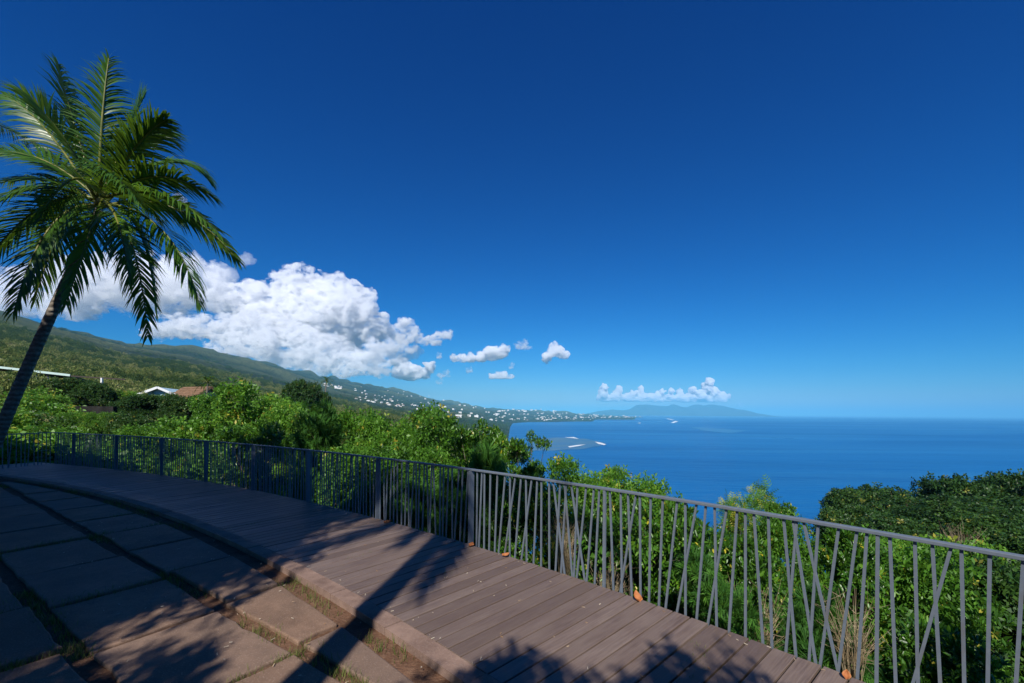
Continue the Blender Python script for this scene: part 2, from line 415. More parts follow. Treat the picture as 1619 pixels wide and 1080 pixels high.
NEAR_R = [(5, -1.5), (10, -5), (20, -11), (40, -22), (100, -50), (160, -66), (220, -75)]
COLS = [_col(*a) for a in [
    (0, [(3, -1), (20, -1.2), (28, -3), (40, -2.5), (60, '655'), (100, '628'), (170, '600'), (300, '570'), (550, '545'), (1000, '525'), (1800, '507'), (2500, '497'), (4000, 250), (12000, 0)]),
    (200, [(3, -1), (18, -1.2), (28, -4), (40, -4.5), (60, '670'), (100, '648'), (170, '624'), (300, '603'), (550, '585'), (1000, '571'), (1800, '558'), (2600, '550'), (3800, 230), (12000, -20)]),
    (300, [(3, -1), (16, -1.2), (28, -5), (40, -6), (60, '678'), (100, '656'), (170, '634'), (300, '613'), (550, '596'), (1000, '583'), (1800, '572'), (3500, '555'), (5000, 250), (12000, -20)]),
    (400, [(3, -1), (13, -1.5), (28, -6), (40, -7.5), (60, '688'), (100, '671'), (170, '652'), (300, '635'), (550, '619'), (1000, '604'), (1800, '593'), (3800, '574'), (5500, 250), (12000, -20)]),
    (520, [(3, -1), (10, -1.5), (20, -6), (28, -9), (40, -10), (60, '702'), (100, '686'), (170, '670'), (300, '657'), (550, '644'), (1000, '632'), (1800, '623'), (3000, '611'), (4500, '599'), (6500, 200), (12000, -30)]),
    (600, [(3, -1), (8.5, -1.5), (20, -8), (40, -13), (60, -15), (100, '702'), (170, '686'), (300, '671'), (550, '658'), (1000, '649'), (1800, '641'), (3000, '629'), (5000, '615'), (7000, 180), (12000, -30)]),
    (700, [(3, -1), (7.5, -1.5), (20, -9), (40, -16), (60, -19), (100, -20), (170, -19), (300, '690'), (550, '676'), (1000, '666'), (1800, '657'), (3000, '648'), (5000, '640'), (6000, '637'), (8000, 70), (12000, -40)]),
    (760, [(3, -1), (6.5, -1.5), (20, -10), (40, -18), (100, -35), (300, -45), (550, -41), (1000, '680'), (1800, '666'), (3000, '657.5'), (5000, '650.5'), (7000, '647'), (9000, 10), (12000, -50)]),
    (830, [(3, -1), (6, -1.5), (20, -10), (40, -20), (100, -48), (200, -75), (2500, -75), (2750, -62.5), (2900, -60), (3300, -55), (4000, -45), (5500, -20), (7000, '652.5'), (9000, -30), (12000, -75)]),
    (880, NEAR_R + [(2750, -75), (2950, -62.5), (3150, -58), (4500, -47), (6000, -30), (7000, -22), (9000, -40), (12000, -75)]),
    (935, NEAR_R + [(3050, -75), (3250, -62.5), (3450, -58), (4500, -54), (6000, -44), (7000, -38), (9000, -52), (12000, -75)]),
    (950, NEAR_R + [(4000, -75), (4200, -63), (4500, -57), (6000, -50), (7500, -46), (9000, -56), (12000, -75)]),
    (1000, NEAR_R + [(4200, -75), (4400, -62), (4700, -57), (6000, -55), (8000, -55), (9000, -62), (12000, -75)]),
    (1014, NEAR_R + [(6800, -75), (7200, -62), (7600, -57), (8300, -58), (8800, -63), (9500, -75)]),
    (1022, NEAR_R + [(12000, -75)]),
    (1300, [(3.4, -1.2), (8, -5), (15, -8), (25, -10), (40, -12), (60, -17), (100, -40), (150, -66), (200, -75), (12000, -75)]),
    (1619, [(3.0, -1.2), (8, -4), (15, -6), (25, -7.5), (40, -9), (60, -12), (100, -32), (160, -66), (250, -75), (12000, -75)]),
]]
_AZ = np.array([a for a, _ in COLS])


def land_base(x, y):
    x = np.asarray(x, float); y = np.asarray(y, float)
    az = np.arctan2(x, y); lr = np.log(np.maximum(np.hypot(x, y), 1.0))
    zc = np.array([np.interp(lr, [p for p, _ in c], [q for _, q in c]) for _, c in COLS])
    k = np.clip(np.searchsorted(_AZ, az) - 1, 0, len(_AZ) - 2)
    f = np.clip((az - _AZ[k]) / (_AZ[k + 1] - _AZ[k]), 0, 1)
    ii = np.arange(len(az))
    return zc[k, ii] * (1 - f) + zc[k + 1, ii] * f


def spur(x, y):
    N = lambda ax, ay, k: vnoise(np.c_[x * ax, y * ay, np.full(len(x), 0.37)], k)
    return 0.9 * (0.5 - np.abs(N(0.0006, 0.0026, 1))) + 0.5 * (0.5 - np.abs(N(0.0016, 0.006, 2))) + 0.3 * N(0.005, 0.011, 3)


def land(x, y, relief=True):
    x = np.atleast_1d(np.asarray(x, float)); y = np.atleast_1d(np.asarray(y, float))
    z = land_base(x, y); r = np.hypot(x, y)
    if relief:
        N = lambda ax, ay, k: vnoise(np.c_[x * ax, y * ay, np.full(len(x), 0.37)], k)
        a = np.where(r > 350, 0.020 * np.minimum(r, 5000) * np.minimum(1, (r - 350) / 900), 0)
        a = np.where(z < -30, a * np.clip((z + 62) / 32, 0, 1) * 0.6, a)
        # spurs run down from the ridge to the coast
        n = 0.9 * (0.5 - np.abs(N(0.0006, 0.0026, 1))) + 0.5 * (0.5 - np.abs(N(0.0016, 0.006, 2))) + 0.3 * N(0.005, 0.011, 3) + 0.16 * N(0.02, 0.03, 4) + 0.10 * N(0.05, 0.06, 5)
        z = z + a * (0.95 * n - 0.15) + np.where((r > 22) & (r <= 350), 0.02 * (r - 20) * N(0.03, 0.03, 6), 0)
    close = np.where(r < 60)[0]
    if len(close):
        P = np.c_[x[close], y[close]]
        d2 = ((P[:, None, :] - _C[None, ::20, :]) ** 2).sum(2); j = d2.argmin(1); Cj, Nj = _C[::20][j], _N[::20][j]
        sd = ((P - Cj) * Nj).sum(1)
        # inside the terrace keep below it; outside fall away from the edge
        lim = np.where(sd < 0, -0.75, -0.55 - 0.62 * sd)
        lim = np.where(sd > 4.5, np.maximum(lim, z[close]), lim)
        z[close] = np.minimum(np.where(sd < 4.5, lim, z[close]), np.where(sd < 4.5, np.maximum(z[close], lim), 1e9))
    return z


def land1(x, y): return float(land([x], [y])[0])


# the land sheet: a polar height field that runs from the terrace to the far coast
naz, nr = 380, 250
azs = np.linspace(rad(-88), rad(88), naz)
rs = np.exp(np.linspace(math.log(3.0), math.log(12000), nr))
A_, R_ = np.meshgrid(azs, rs, indexing='ij')
LX, LY = (R_ * np.sin(A_)).ravel(), (R_ * np.cos(A_)).ravel()
LZ = land(LX, LY)
idx = np.arange(naz * nr).reshape(naz, nr)
Q = np.stack([idx[:-1, :-1], idx[1:, :-1], idx[1:, 1:], idx[:-1, 1:]], -1).reshape(-1, 4)
keep = LZ[Q].max(1) > -73
ter = tag(obj('terrain', mesh_quads('terrain', np.c_[LX, LY, LZ], Q[keep][:, ::-1], [M['land']], smooth=True)), kind='structure')
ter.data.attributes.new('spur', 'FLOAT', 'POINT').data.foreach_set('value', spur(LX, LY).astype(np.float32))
_r = ray(583, 624); _d = np.exp(np.linspace(math.log(600), math.log(6000), 300)); _z = land(_r.x * _d, _r.y * _d); _i = int(np.argmax(EYE + _r.z * _d < _z))
ter.data.attributes.new('cutting', 'FLOAT', 'POINT').data.foreach_set('value', np.exp(-((LX - _r.x * _d[_i]) / 45) ** 2 - ((LY - _r.y * _d[_i]) / 110) ** 2).astype(np.float32))

# sea: one disc to the horizon
nseg, rr = 160, np.r_[np.linspace(60, 400, 8), np.exp(np.linspace(math.log(500), math.log(70000), 50))]
ang = np.linspace(0, 2 * math.pi, nseg, endpoint=False)
V = np.array([(r * math.sin(a), r * math.cos(a), SEA) for r in rr for a in ang])
idx = np.arange(len(rr) * nseg).reshape(len(rr), nseg)
Q = np.stack([idx[:-1], np.roll(idx, -1, 1)[:-1], np.roll(idx, -1, 1)[1:], idx[1:]], -1).reshape(-1, 4)
tag(obj('sea', mesh_quads('sea', V, Q[:, ::-1], [M['sea']])), kind='structure')


def sea_patch(name, pts, z, mat, label=None, cat=None, kind='structure', rag=0.0):
    """a flat sheet lying on the water; the pixels give its outline on the sea"""
    poly = []
    for k, (px, py) in enumerate(pts):
        r = ray(px, py); tt = (SEA - EYE) / r.z; poly.append(Vector((r.x * tt, r.y * tt)))
    out = []
    for k in range(len(poly)):
        a, b = poly[k], poly[(k + 1) % len(poly)]
        for j in range(8):
            p = a.lerp(b, j / 8); n = mnoise.noise((p.x * 0.02, p.y * 0.006, z)) * rag * p.length
            out.append((p.x + n * 0.25, p.y + n))
    o = MB().prism(out, SEA + z - 0.25, SEA + z).build(name, mat)
    return tag(o, label, cat, kind=kind)


sea_patch('reef', [(835, 694), (880, 691), (925, 693), (957, 700), (948, 705), (915, 709), (880, 712), (840, 713)], 0.3, M['reef'], rag=0.06)
sea_patch('water', [(1090, 675), (1140, 678), (1185, 681), (1150, 685), (1118, 682)], 0.3, M['slick'], rag=0.02)
for k, (lab, pts) in enumerate([
        ('long white breaker curling at the tip of the reef', [(941, 698.6), (950, 700), (958.5, 703), (955, 704), (946, 702)]),
        ('thin white breaker along the near side of the reef', [(898, 706.5), (912, 704), (926, 703), (914, 705.6), (900, 708)]),
        ('thin white breaker along the far side of the reef', [(893, 692), (907, 691.6), (915, 694.4), (905, 693.2)]),
        ('white breaker far out past the cape', [(1060, 668.5), (1068, 665.5), (1072, 666.8), (1064, 669)]),
        ('thin white line of surf beyond the far breaker', [(1055, 661.6), (1066, 664.2), (1063, 664.4), (1054, 662.2)]),
        ('tiny white crest in the middle of the bay', [(1008, 669), (1013, 668.3), (1012, 669.7)])]):
    sea_patch('breaking_wave', pts, 0.7, M['foam'], lab, 'wave', kind='thing', rag=0.012)

# far island across the channel
D_I = 15000.0
prof = [(920, 655), (945, 650), (968, 647), (985, 648.5), (998, 646), (1008, 639.5), (1022, 639), (1040, 641), (1056, 642), (1064, 638.5), (1072, 642.5),
        (1088, 643.5), (1098, 639), (1106, 639.5), (1113, 641), (1122, 638.8), (1140, 641), (1160, 646.5), (1175, 652), (1188, 655.2)]
nx, ny = 150, 26
pxs = np.linspace(915, 1192, nx); V = []
for j in range(ny):
    v = j / (ny - 1) * 2 - 1
    for px in pxs:
        h = (hz(px) - np.interp(px, [p for p, _ in prof], [q for _, q in prof])) / FPX * D_I + 60
        g = max(0.0, 1 - abs(v) ** 1.3); x = (px - CX) / FPX * D_I
        n = mnoise.fractal((x * 0.0012, v * 2.4, 2.0), 1.0, 2.0, 5)
        V.append((x + v * 250, D_I + v * 2600, SEA - 15 + max(0, h + 10) * (g + 0.28 * n * g * (1 - g) * 3 * min(1, abs(v) * 3))))
idx = np.arange(nx * ny).reshape(ny, nx)
Q = np.stack([idx[:-1, :-1], idx[:-1, 1:], idx[1:, 1:], idx[1:, :-1]], -1).reshape(-1, 4)
tag(obj('island', mesh_quads('island', np.array(V), Q, [M['island']], smooth=True)), kind='structure')

# ------------------------------------------------------------------ clouds: soft bodies of droplets, lit by the sun
def cloud_mat(name, dens, ani=0.0, torn=0.0):
    t = NT(name); v = t.n('ShaderNodeVolumePrincipled'); v.inputs['Color'].default_value = (0.965, 0.972, 0.985, 1); v.inputs['Density'].default_value = dens; v.inputs['Anisotropy'].default_value = ani
    if torn:      # droplets thin out unevenly: torn, wispy edges
        c = t.objc(); n1 = t.noise(t.scale(c, 0.7, 1, 1.15), 0.075, 6, 0.6, 0.5)
        t.l(t.rng(n1, torn, torn + 0.16, 0.0, dens), v.inputs['Density'])
        t.m.cycles.volume_step_rate = 0.25
    t.l(v.outputs[0], t.out.inputs['Volume']); return t.m


_b = bmesh.new(); bmesh.ops.create_icosphere(_b, subdivisions=2, radius=1.0)
ICO_V = np.array([tuple(v.co) for v in _b.verts]); ICO_F = np.array([[v.index for v in f.verts] for f in _b.faces]); _b.free()


def cloud(label, D, blobs, dens, vox=1.6, amp=3.0, flat=None, seed=0, name='cloud'):
    """blobs in pixels; the body is as deep as it is wide, standing D metres away"""
    rn = random.Random(seed); cx = sum(b[0] for b in blobs) / len(blobs); cyy = sum(b[1] for b in blobs) / len(blobs)
    allp = []
    for x, y, r in blobs:
        u_, v_, dz = x - cx, cyy - y, rn.uniform(-0.6, 0.6) * r
        c0 = Vector((u_, dz, v_)); puffs = [(c0, r)]
        if r >= 3.5:
            for k in range(7):
                a, e = rn.uniform(0, 6.28), rn.uniform(-0.35, 1.3); r1 = r * rn.uniform(0.25, 0.5); c1 = c0 + Vector((math.cos(a) * math.cos(e), math.sin(a) * math.cos(e), math.sin(e))) * r * 0.85; puffs.append((c1, r1))
                if r >= 9:
                    for q in range(4):
                        a2, e2 = rn.uniform(0, 6.28), rn.uniform(-0.5, 1.4); puffs.append((c1 + Vector((math.cos(a2) * math.cos(e2), math.sin(a2) * math.cos(e2), math.sin(e2))) * r1 * 0.9, r1 * rn.uniform(0.25, 0.5)))
        allp += [(*c, max(rr2, vox * 0.8)) for c, rr2 in puffs]
    allp = np.array(allp); V = (allp[:, None, :3] + ICO_V[None] * allp[:, None, 3:4]).reshape(-1, 3); F = (ICO_F[None] + (np.arange(len(allp)) * len(ICO_V))[:, None, None]).reshape(-1, 3)
    me = bpy.data.meshes.new('cloud'); me.vertices.add(len(V)); me.vertices.foreach_set('co', V.astype(np.float32).ravel()); me.loops.add(F.size); me.loops.foreach_set('vertex_index', F.astype(np.int32).ravel())
    me.polygons.add(len(F)); me.polygons.foreach_set('loop_start', np.arange(0, F.size, 3, dtype=np.int32)); me.update(calc_edges=True)
    o = obj(name, me); md = o.modifiers.new('r', 'REMESH'); md.mode = 'VOXEL'; md.voxel_size = vox
    dg = bpy.context.evaluated_depsgraph_get(); me2 = bpy.data.meshes.new_from_object(o.evaluated_get(dg)); o.modifiers.clear(); o.data = me2
    co = np.empty(len(me2.vertices) * 3, np.float32); me2.vertices.foreach_get('co', co); co = co.reshape(-1, 3); 
    nn = np.empty(len(co) * 3, np.float32); me2.vertices.foreach_get('normal', nn); nn = nn.reshape(-1, 3)
    sc_ = 1.0 / max(5.0, max(b[2] for b in blobs) * 0.5)
    dsp = sum(w_ * (1 - 1.6 * np.abs(vnoise(co * sc_ * k_, seed + q_))) for q_, (k_, w_) in enumerate(((1, 0.9), (2.3, 0.65), (5.1, 0.45), (11, 0.28)))) - 0.9
    co = co + nn * (dsp * amp * 2.7)[:, None]
    if flat is not None:
        fz = cyy - flat; lo = co[:, 2] < fz; co[lo, 2] = fz + (co[lo, 2] - fz) * 0.45
    me2.vertices.foreach_set('co', co.astype(np.float32).ravel()); me2.update()
    md = o.modifiers.new('r', 'REMESH'); md.mode = 'VOXEL'; md.voxel_size = vox * 0.95
    dg = bpy.context.evaluated_depsgraph_get(); me2 = bpy.data.meshes.new_from_object(o.evaluated_get(dg)); o.modifiers.clear(); o.data = me2
    s_ = D / FPX; o.scale = (s_, s_, s_); o.location = at(cx, cyy, D)
    me2.materials.clear(); me2.materials.append(dens)
    return tag(o, label, 'cloud', 'clouds in the sky')


CD = cloud_mat('dense cloud', 0.024, torn=0.445)
CS = cloud_mat('small dense cloud', 0.034, torn=0.38)
CM = cloud_mat('medium cloud', 0.014, torn=0.46)
CT = cloud_mat('thin cloud', 0.004)
CF = cloud_mat('far cloud', 0.020)
cloud('largest bright white cumulus above the ridge', 7000, [(400, 488, 30), (440, 478, 32), (480, 478, 38), (525, 480, 36), (558, 490, 32), (582, 512, 24), (500, 515, 38), (450, 515, 36), (400, 515, 30), (548, 460, 18), (530, 453, 12), (470, 445, 14), (585, 470, 8), (545, 530, 24)], CD, 1.3, 3.6, 548, 1)
cloud('greyish flat cloud behind the drooping palm leaves', 6600, [(105, 472, 32), (155, 458, 40), (210, 452, 44), (262, 456, 42), (308, 452, 34), (330, 434, 20), (345, 470, 26), (65, 482, 26), (12, 462, 30), (25, 485, 24), (235, 425, 24), (180, 430, 22)], CM, 1.4, 3.6, 505, 2)
cloud('cumulus just above the dark ridge below the palm leaves', 6050, [(255, 523, 16), (285, 518, 19), (318, 520, 18), (350, 524, 20), (385, 522, 24), (420, 525, 25), (455, 525, 22), (235, 528, 9)], CD, 1.1, 2.6, 548, 3)
cloud('long low cloud band lying on the ridge', 5950, [(345, 555, 15), (385, 556, 20), (430, 557, 25), (470, 562, 25), (510, 565, 25), (550, 564, 23), (590, 560, 20), (620, 552, 15), (642, 547, 10), (480, 540, 22), (520, 546, 20), (570, 580, 16), (595, 583, 12), (545, 588, 14), (500, 590, 12), (450, 582, 13), (615, 575, 10), (608, 590, 9), (530, 598, 9)], CD, 1.1, 2.6, 594, 4)
cloud('white arm of cloud stretching seawards from the big cumulus', 7200, [(612, 527, 12), (640, 518, 14), (655, 530, 12), (630, 538, 10), (690, 536, 9), (706, 530, 7), (673, 540, 8), (600, 535, 10)], CD, 0.9, 2.0, 546, 5)
cloud('U-shaped white cumulus low over the far ridge', 8500, [(633, 578, 10), (640, 588, 13), (660, 590, 11), (680, 580, 8), (670, 590, 9), (648, 593, 11), (628, 590, 8), (637, 572, 7)], CS, 1.2, 2.0, 599, 6)
cloud('tapering white cloud right of the cloud bank', 9000, [(718, 567, 5), (730, 567, 6), (745, 567, 7), (762, 564, 8), (778, 560, 10), (793, 556, 9), (800, 552, 5)], CS, 1.0, 1.6, 572, 7)
cloud('small faint cloud between the two isolated white clouds', 9000, [(820, 546, 6), (828, 545, 7), (836, 549, 5)], CM, 1.0, 1.6, None, 8)
cloud('wedge-shaped white cloud alone farthest over the bay', 9000, [(866, 563, 7), (876, 554, 9), (886, 557, 7), (894, 561, 5), (864, 569, 4)], CS, 1.0, 1.6, None, 9)
cloud('small flat white cloud under the tapering cloud', 10000, [(778, 596, 4.5), (788, 594, 6), (798, 594, 6), (808, 597, 4)], CS, 0.9, 1.2, 598, 10)
for k, (lab, bl) in enumerate([('tiny cloud just under the tapering cloud tip', [(810, 577, 4), (808, 580, 3)]), ('tiny cloud left below the tapering cloud', [(740, 585, 4), (744, 585, 3.5)]),
                               ('small pale cloud right of the U-shaped cloud', [(702, 592, 5), (709, 590, 5), (697, 593, 4.5)]), ('tiny pale cloud below the small pale cloud', [(694, 604, 4), (698, 603, 4)]), ('tiny cloud just left of the tapering cloud', [(692, 562, 4), (695, 564, 4)])]):
    cloud(lab, 9500, bl, CM, 0.8, 1.0, None, 20 + k)
cloud('row of towering white clouds over the far island', 26000, [(950 + 12 * k_, 630 + (k_ % 3), 6) for k_ in range(17)] + [(955, 614, 6), (953, 624, 7), (957, 632, 6), (972, 629, 6), (978, 620, 6), (979, 614, 4), (992, 630, 7), (1000, 624, 5), (1013, 614, 3.5), (1013, 622, 6), (1015, 630, 6), (1030, 629, 7), (1043, 625, 7), (1047, 620, 4), (1060, 618, 4), (1062, 629, 6), (1076, 620, 5), (1077, 630, 5), (1090, 629, 7), (1095, 617, 5.5), (1105, 625, 8), (1120, 604, 6.5), (1120, 614, 9), (1130, 622, 9), (1143, 626, 7), (1150, 627, 4)], CF, 0.8, 0.9, 635, 12)
cloud('faint wisp of cloud right of the palm crown', 7000, [(286, 318, 7), (291, 328, 6)], CT, 1.2, 2.0, None, 13)
for k, (lab, bl) in enumerate([('faint wisp of cloud under the drooping palm leaf tip', [(306, 408, 7), (312, 417, 7)]), ('faint wisp of cloud between palm and big cumulus', [(366, 432, 7), (371, 439, 7)]), ('faint wisp of cloud right of the longest palm leaf', [(385, 412, 7), (394, 410, 7)])]):
    cloud(lab, 7000, bl, CT, 1.0, 1.6, None, 40 + k)
cloud('thin veil of cloud spreading behind the palm leaves', 6800, [(60 + 24 * k_, 440 + 9 * ((k_ * 5) % 4), 17) for k_ in range(13)], CT, 1.6, 4.0, None, 51)
cloud('thin veil of cloud trailing under the white arm of cloud', 7600, [(560 + 16 * k_, 556 + 4 * (k_ % 3), 9) for k_ in range(7)], CT, 1.2, 2.4, None, 52)
cloud('feathery wisp on top of the big cumulus', 7000, [(448, 432, 9), (460, 426, 8), (475, 424, 7), (488, 425, 5), (445, 445, 9)], CM, 1.2, 2.5, None, 15)
cloud('faint small cloud beside the far island', 26000, [(1170, 641, 3), (1173, 642, 3)], CT, 0.8, 0.8, None, 16)

# ------------------------------------------------------------------ terrace: soil sheet, kerb, slabs
DECK_W, KERB_W = 1.78, 0.17
inn = [edge(s, -(DECK_W + 0.02))[0] for s in np.linspace(-1.2, LEN + 0.5, 60)]
poly = [(p.x, p.y) for p in inn] + [(4.0, -30), (-45, -30), (-45, 6.0), (-24, 12.0)]
tag(MB().prism(poly, -0.45, -0.055).build('ground', M['soil']), kind='structure')

kerb = tag(empty('kerb'), kind='structure')
s = 0.0; k = 0
while s < LEN:
    L = 1.0 + 0.25 * ((k * 7) % 5) / 5; mb = MB(); n = 4
    for j in range(n):
        a, b = s + 0.006 + (L - 0.012) * j / n, s + 0.006 + (L - 0.012) * (j + 1) / n
        o0, i0 = edge(a, -DECK_W - 0.012)[0], edge(a, -DECK_W - KERB_W)[0]
        o1, i1 = edge(b, -DECK_W - 0.012)[0], edge(b, -DECK_W - KERB_W)[0]
        h = 0.012 + 0.004 * math.sin(k * 2.3)
        mb.hexa([(i0.x, i0.y, -0.3), (o0.x, o0.y, -0.3), (o1.x, o1.y, -0.3), (i1.x, i1.y, -0.3),
                 (i0.x, i0.y, h), (o0.x, o0.y, h), (o1.x, o1.y, h), (i1.x, i1.y, h)])
    mb.build('kerb_stone', M['kerb'], kerb)
    s += L; k += 1

UA, VA = Vector((0.836, -0.549)), Vector((0.549, 0.836))
clip_pts = [edge(s, -DECK_W - KERB_W - 0.19) for s in np.linspace(-1, LEN, 60)]


def clip(poly, p, n):
    out = []
    for i in range(len(poly)):
        a, b = poly[i], poly[(i + 1) % len(poly)]; da, db = (a - p).dot(n), (b - p).dot(n)
        if da <= 0: out.append(a)
        if (da < 0) != (db < 0) and abs(da - db) > 1e-9: out.append(a.lerp(b, da / (da - db)))
    return out


terrace = tag(empty('terrace'), kind='structure')
rnd = random.Random(3)
joints = []
rows = [(1.84, 3.4), (0.93, 1.735), (0.02, 0.825), (-0.90, -0.08), (-1.83, -1.0), (-2.93, -1.93), (-3.9, -3.03)]
for ri, (v0, v1) in enumerate(rows):
    u = -17.0 + (0.0 if ri % 2 == 0 else 0.1)
    while u < 4.5:
        L = 1.16 + 0.10 * rnd.random() if ri != 4 else 1.5
        j = [rnd.uniform(-0.025, 0.025) for _ in range(8)]
        q = [UA * (u + j[0]) + VA * (v0 + j[1]), UA * (u + L + j[2]) + VA * (v0 + j[3]), UA * (u + L + j[4]) + VA * (v1 + j[5]), UA * (u + j[6]) + VA * (v1 + j[7])]
        for p, _, n in clip_pts:
            q = clip(q, p, n)
            if len(q) < 3: break
        if len(q) >= 3:
            q2 = []
            for i_ in range(len(q)):
                a_, b_ = q[i_], q[(i_ + 1) % len(q)]; nseg_ = max(1, int((b_ - a_).length / 0.16)); nn_ = Vector((-(b_ - a_).y, (b_ - a_).x)).normalized() if (b_ - a_).length > 1e-4 else Vector((0, 0))
                for k_ in range(nseg_): q2.append(a_.lerp(b_, k_ / nseg_) + nn_ * (rnd.uniform(0.0, 0.014) if 0 < k_ else 0.004) * (1 if rnd.random() < 0.7 else 2.0))
            q = q2
            ar = abs(sum(q[i].x * q[(i + 1) % len(q)].y - q[(i + 1) % len(q)].x * q[i].y for i in range(len(q)))) / 2
            if ar > 0.15:
                z = -0.018 + rnd.uniform(-0.012, 0.008)
                o = MB().prism([(p.x, p.y) for p in q], -0.16, z).build('paving_slab', M['slab'], terrace)
                b = o.modifiers.new('bevel', 'BEVEL'); b.width = 0.012; b.segments = 2; b.limit_method = 'ANGLE'
        for _ in range(40):
            joints.append(UA * (u + L + 0.028 + rnd.gauss(0, 0.03)) + VA * rnd.uniform(v0 - 0.1, v1 + 0.1))
            joints.append(UA * (u + rnd.random() * L) + VA * (v0 - 0.055 + rnd.gauss(0, 0.045)))
        u += L + 0.055

# grass tufts that grow in the joints and along the kerb
for s in np.linspace(4, 21, 380):
    joints.append(edge(s, -DECK_W - KERB_W - rnd.uniform(0.02, 0.2))[0])
V, Qs, tone = [], [], []
for p in joints:
    if mnoise.noise((p.x * 1.1, p.y * 1.1, 0.7)) < 0.10 or p.y < 0.6 or p.x < -13: continue
    if (p - edge(0)[0]).length < 0.1: continue
    for _ in range(rnd.randint(5, 11)):
        a = rnd.uniform(0, 6.28); h = rnd.uniform(0.012, 0.06); w = 0.0022; b = Vector((p.x + rnd.gauss(0, 0.03), p.y + rnd.gauss(0, 0.03), -0.056)); tip = b + Vector((math.cos(a) * h * 0.8, math.sin(a) * h * 0.8, h + 0.02)); sd = Vector((-math.sin(a), math.cos(a), 0)) * w
        n = len(V); V += [b - sd, b + sd, tip + sd * 0.3, tip - sd * 0.3]; Qs.append((n, n + 1, n + 2, n + 3)); tone.append(rnd.random() * 0.9)
tag(obj('grass', mesh_quads('grass', [tuple(v) for v in V], Qs, [M['grass']], tone)), 'short grass growing in the joints between the paving slabs', 'grass', kind='stuff')

# ------------------------------------------------------------------ deck of radial planks
deck = tag(empty('boardwalk'), kind='structure')
s, k = -0.9, 0
while s < LEN - 0.1:
    w = 0.156; g = 0.0078
    a, b = s + g, s + w - g * rnd.uniform(0.6, 1.2)
    o0, ta, na = edge(a, 0.015 + rnd.uniform(-0.006, 0.008)); o1, tb, nb = edge(b, 0.015)
    i0, i1 = edge(a, -DECK_W + 0.004)[0], edge(b, -DECK_W + 0.004)[0]
    c = (o0 + o1 + i0 + i1) / 4; ax = ((o0 + o1) - (i0 + i1)).normalized(); bx = Vector((-ax.y, ax.x))
    loc = lambda p, z: ((p - c).dot(ax), (p - c).dot(bx), z)
    dz = rnd.uniform(-0.0025, 0.0025)
    mb = MB().hexa([loc(i0, -0.035), loc(i1, -0.035), loc(o1, -0.035), loc(o0, -0.035), loc(i0, 0), loc(i1, 0), loc(o1, 0), loc(o0, 0)])
    me = mb.mesh('plank', M['deck']); bm = bmesh.new(); bm.from_mesh(me); bmesh.ops.recalc_face_normals(bm, faces=bm.faces)
    bmesh.ops.bevel(bm, geom=[e for e in bm.edges if abs(e.verts[0].co.z) < 1e-4 and abs(e.verts[1].co.z) < 1e-4], offset=0.003, segments=1, affect='EDGES')
    bm.to_mesh(me); bm.free()
    o = obj('plank', me, deck); o.location = (c.x, c.y, dz); o.rotation_euler = (rnd.uniform(-0.006, 0.006), 0, math.atan2(ax.y, ax.x))
    s += w; k += 1
for off, z0, z1, nm in ((-0.10, -0.20, -0.04, 'edge_beam'), (-DECK_W + 0.16, -0.20, -0.04, 'inner_beam')):
    mb = MB()
    for q in np.arange(-0.9, LEN - 0.6, 0.6):
        p0, p1 = edge(q, off)[0], edge(q + 0.6, off)[0]
        mb.bar((p0.x, p0.y, (z0 + z1) / 2), (p1.x, p1.y, (z0 + z1) / 2), 0.05, z1 - z0, (p1.y - p0.y, p0.x - p1.x, 0))
    mb.build(nm, M['dark_wood'], deck)

# ------------------------------------------------------------------ railing
RAIL_H = 1.0
rail = tag(empty('railing', (*edge(LEN * 0.7)[0], 0)), 'dark steel railing of leaning bars along the curved deck', 'railing')
rail.location = (0, 0, 0)
OFF = 0.03


def rail_pt(s, z, off=OFF):
    p, tg, n = edge(s, off); return Vector((p.x, p.y, z))


mb = MB(); ss = np.linspace(0, LEN, 110)
ring = []
for q in ss:
    p, tg, n = edge(q, OFF)
    c = [p - n * 0.027, p + n * 0.027]
    ring.append([(c[0].x, c[0].y, RAIL_H - 0.024), (c[1].x, c[1].y, RAIL_H - 0.024), (c[1].x, c[1].y, RAIL_H), (c[0].x, c[0].y, RAIL_H)])
v = [p for r in ring for p in r]; f = []
for i in range(len(ring) - 1):
    for j in range(4): f.append((i * 4 + j, i * 4 + 4 + j, i * 4 + 4 + (j + 1) % 4, i * 4 + (j + 1) % 4))
f += [(3, 2, 1, 0), tuple(len(v) - 4 + j for j in range(4))]
mb.add(v, f)
hr = mb.build('handrail', M['steel'], rail); bv = hr.modifiers.new('bevel', 'BEVEL'); bv.width = 0.004; bv.segments = 2; bv.limit_method = 'ANGLE'
POSTS = [1.14, 3.44, 5.75, 7.88, 9.97, 12.08, 14.24, 16.36, 18.35, 20.45, 22.5]
for q in POSTS:
    p, tg, n = edge(q, OFF - 0.01)
    MB().bar((p.x, p.y, -0.28), (p.x, p.y, RAIL_H - 0.026), 0.085 if q < 17 else 0.026 if q < 19 else 0.018, 0.022 if q < 17 else 0.026 if q < 19 else 0.018, (n.x, n.y, 0)).build('post', M['steel'], rail)


def baluster(st, sb):
    a, b = rail_pt(st, RAIL_H - 0.022), rail_pt(sb, -0.16); p, tg, n = edge((st + sb) / 2)
    MB().bar(b, a, 0.016, 0.016, (n.x, n.y, 0)).build('baluster', M['steel'], rail)


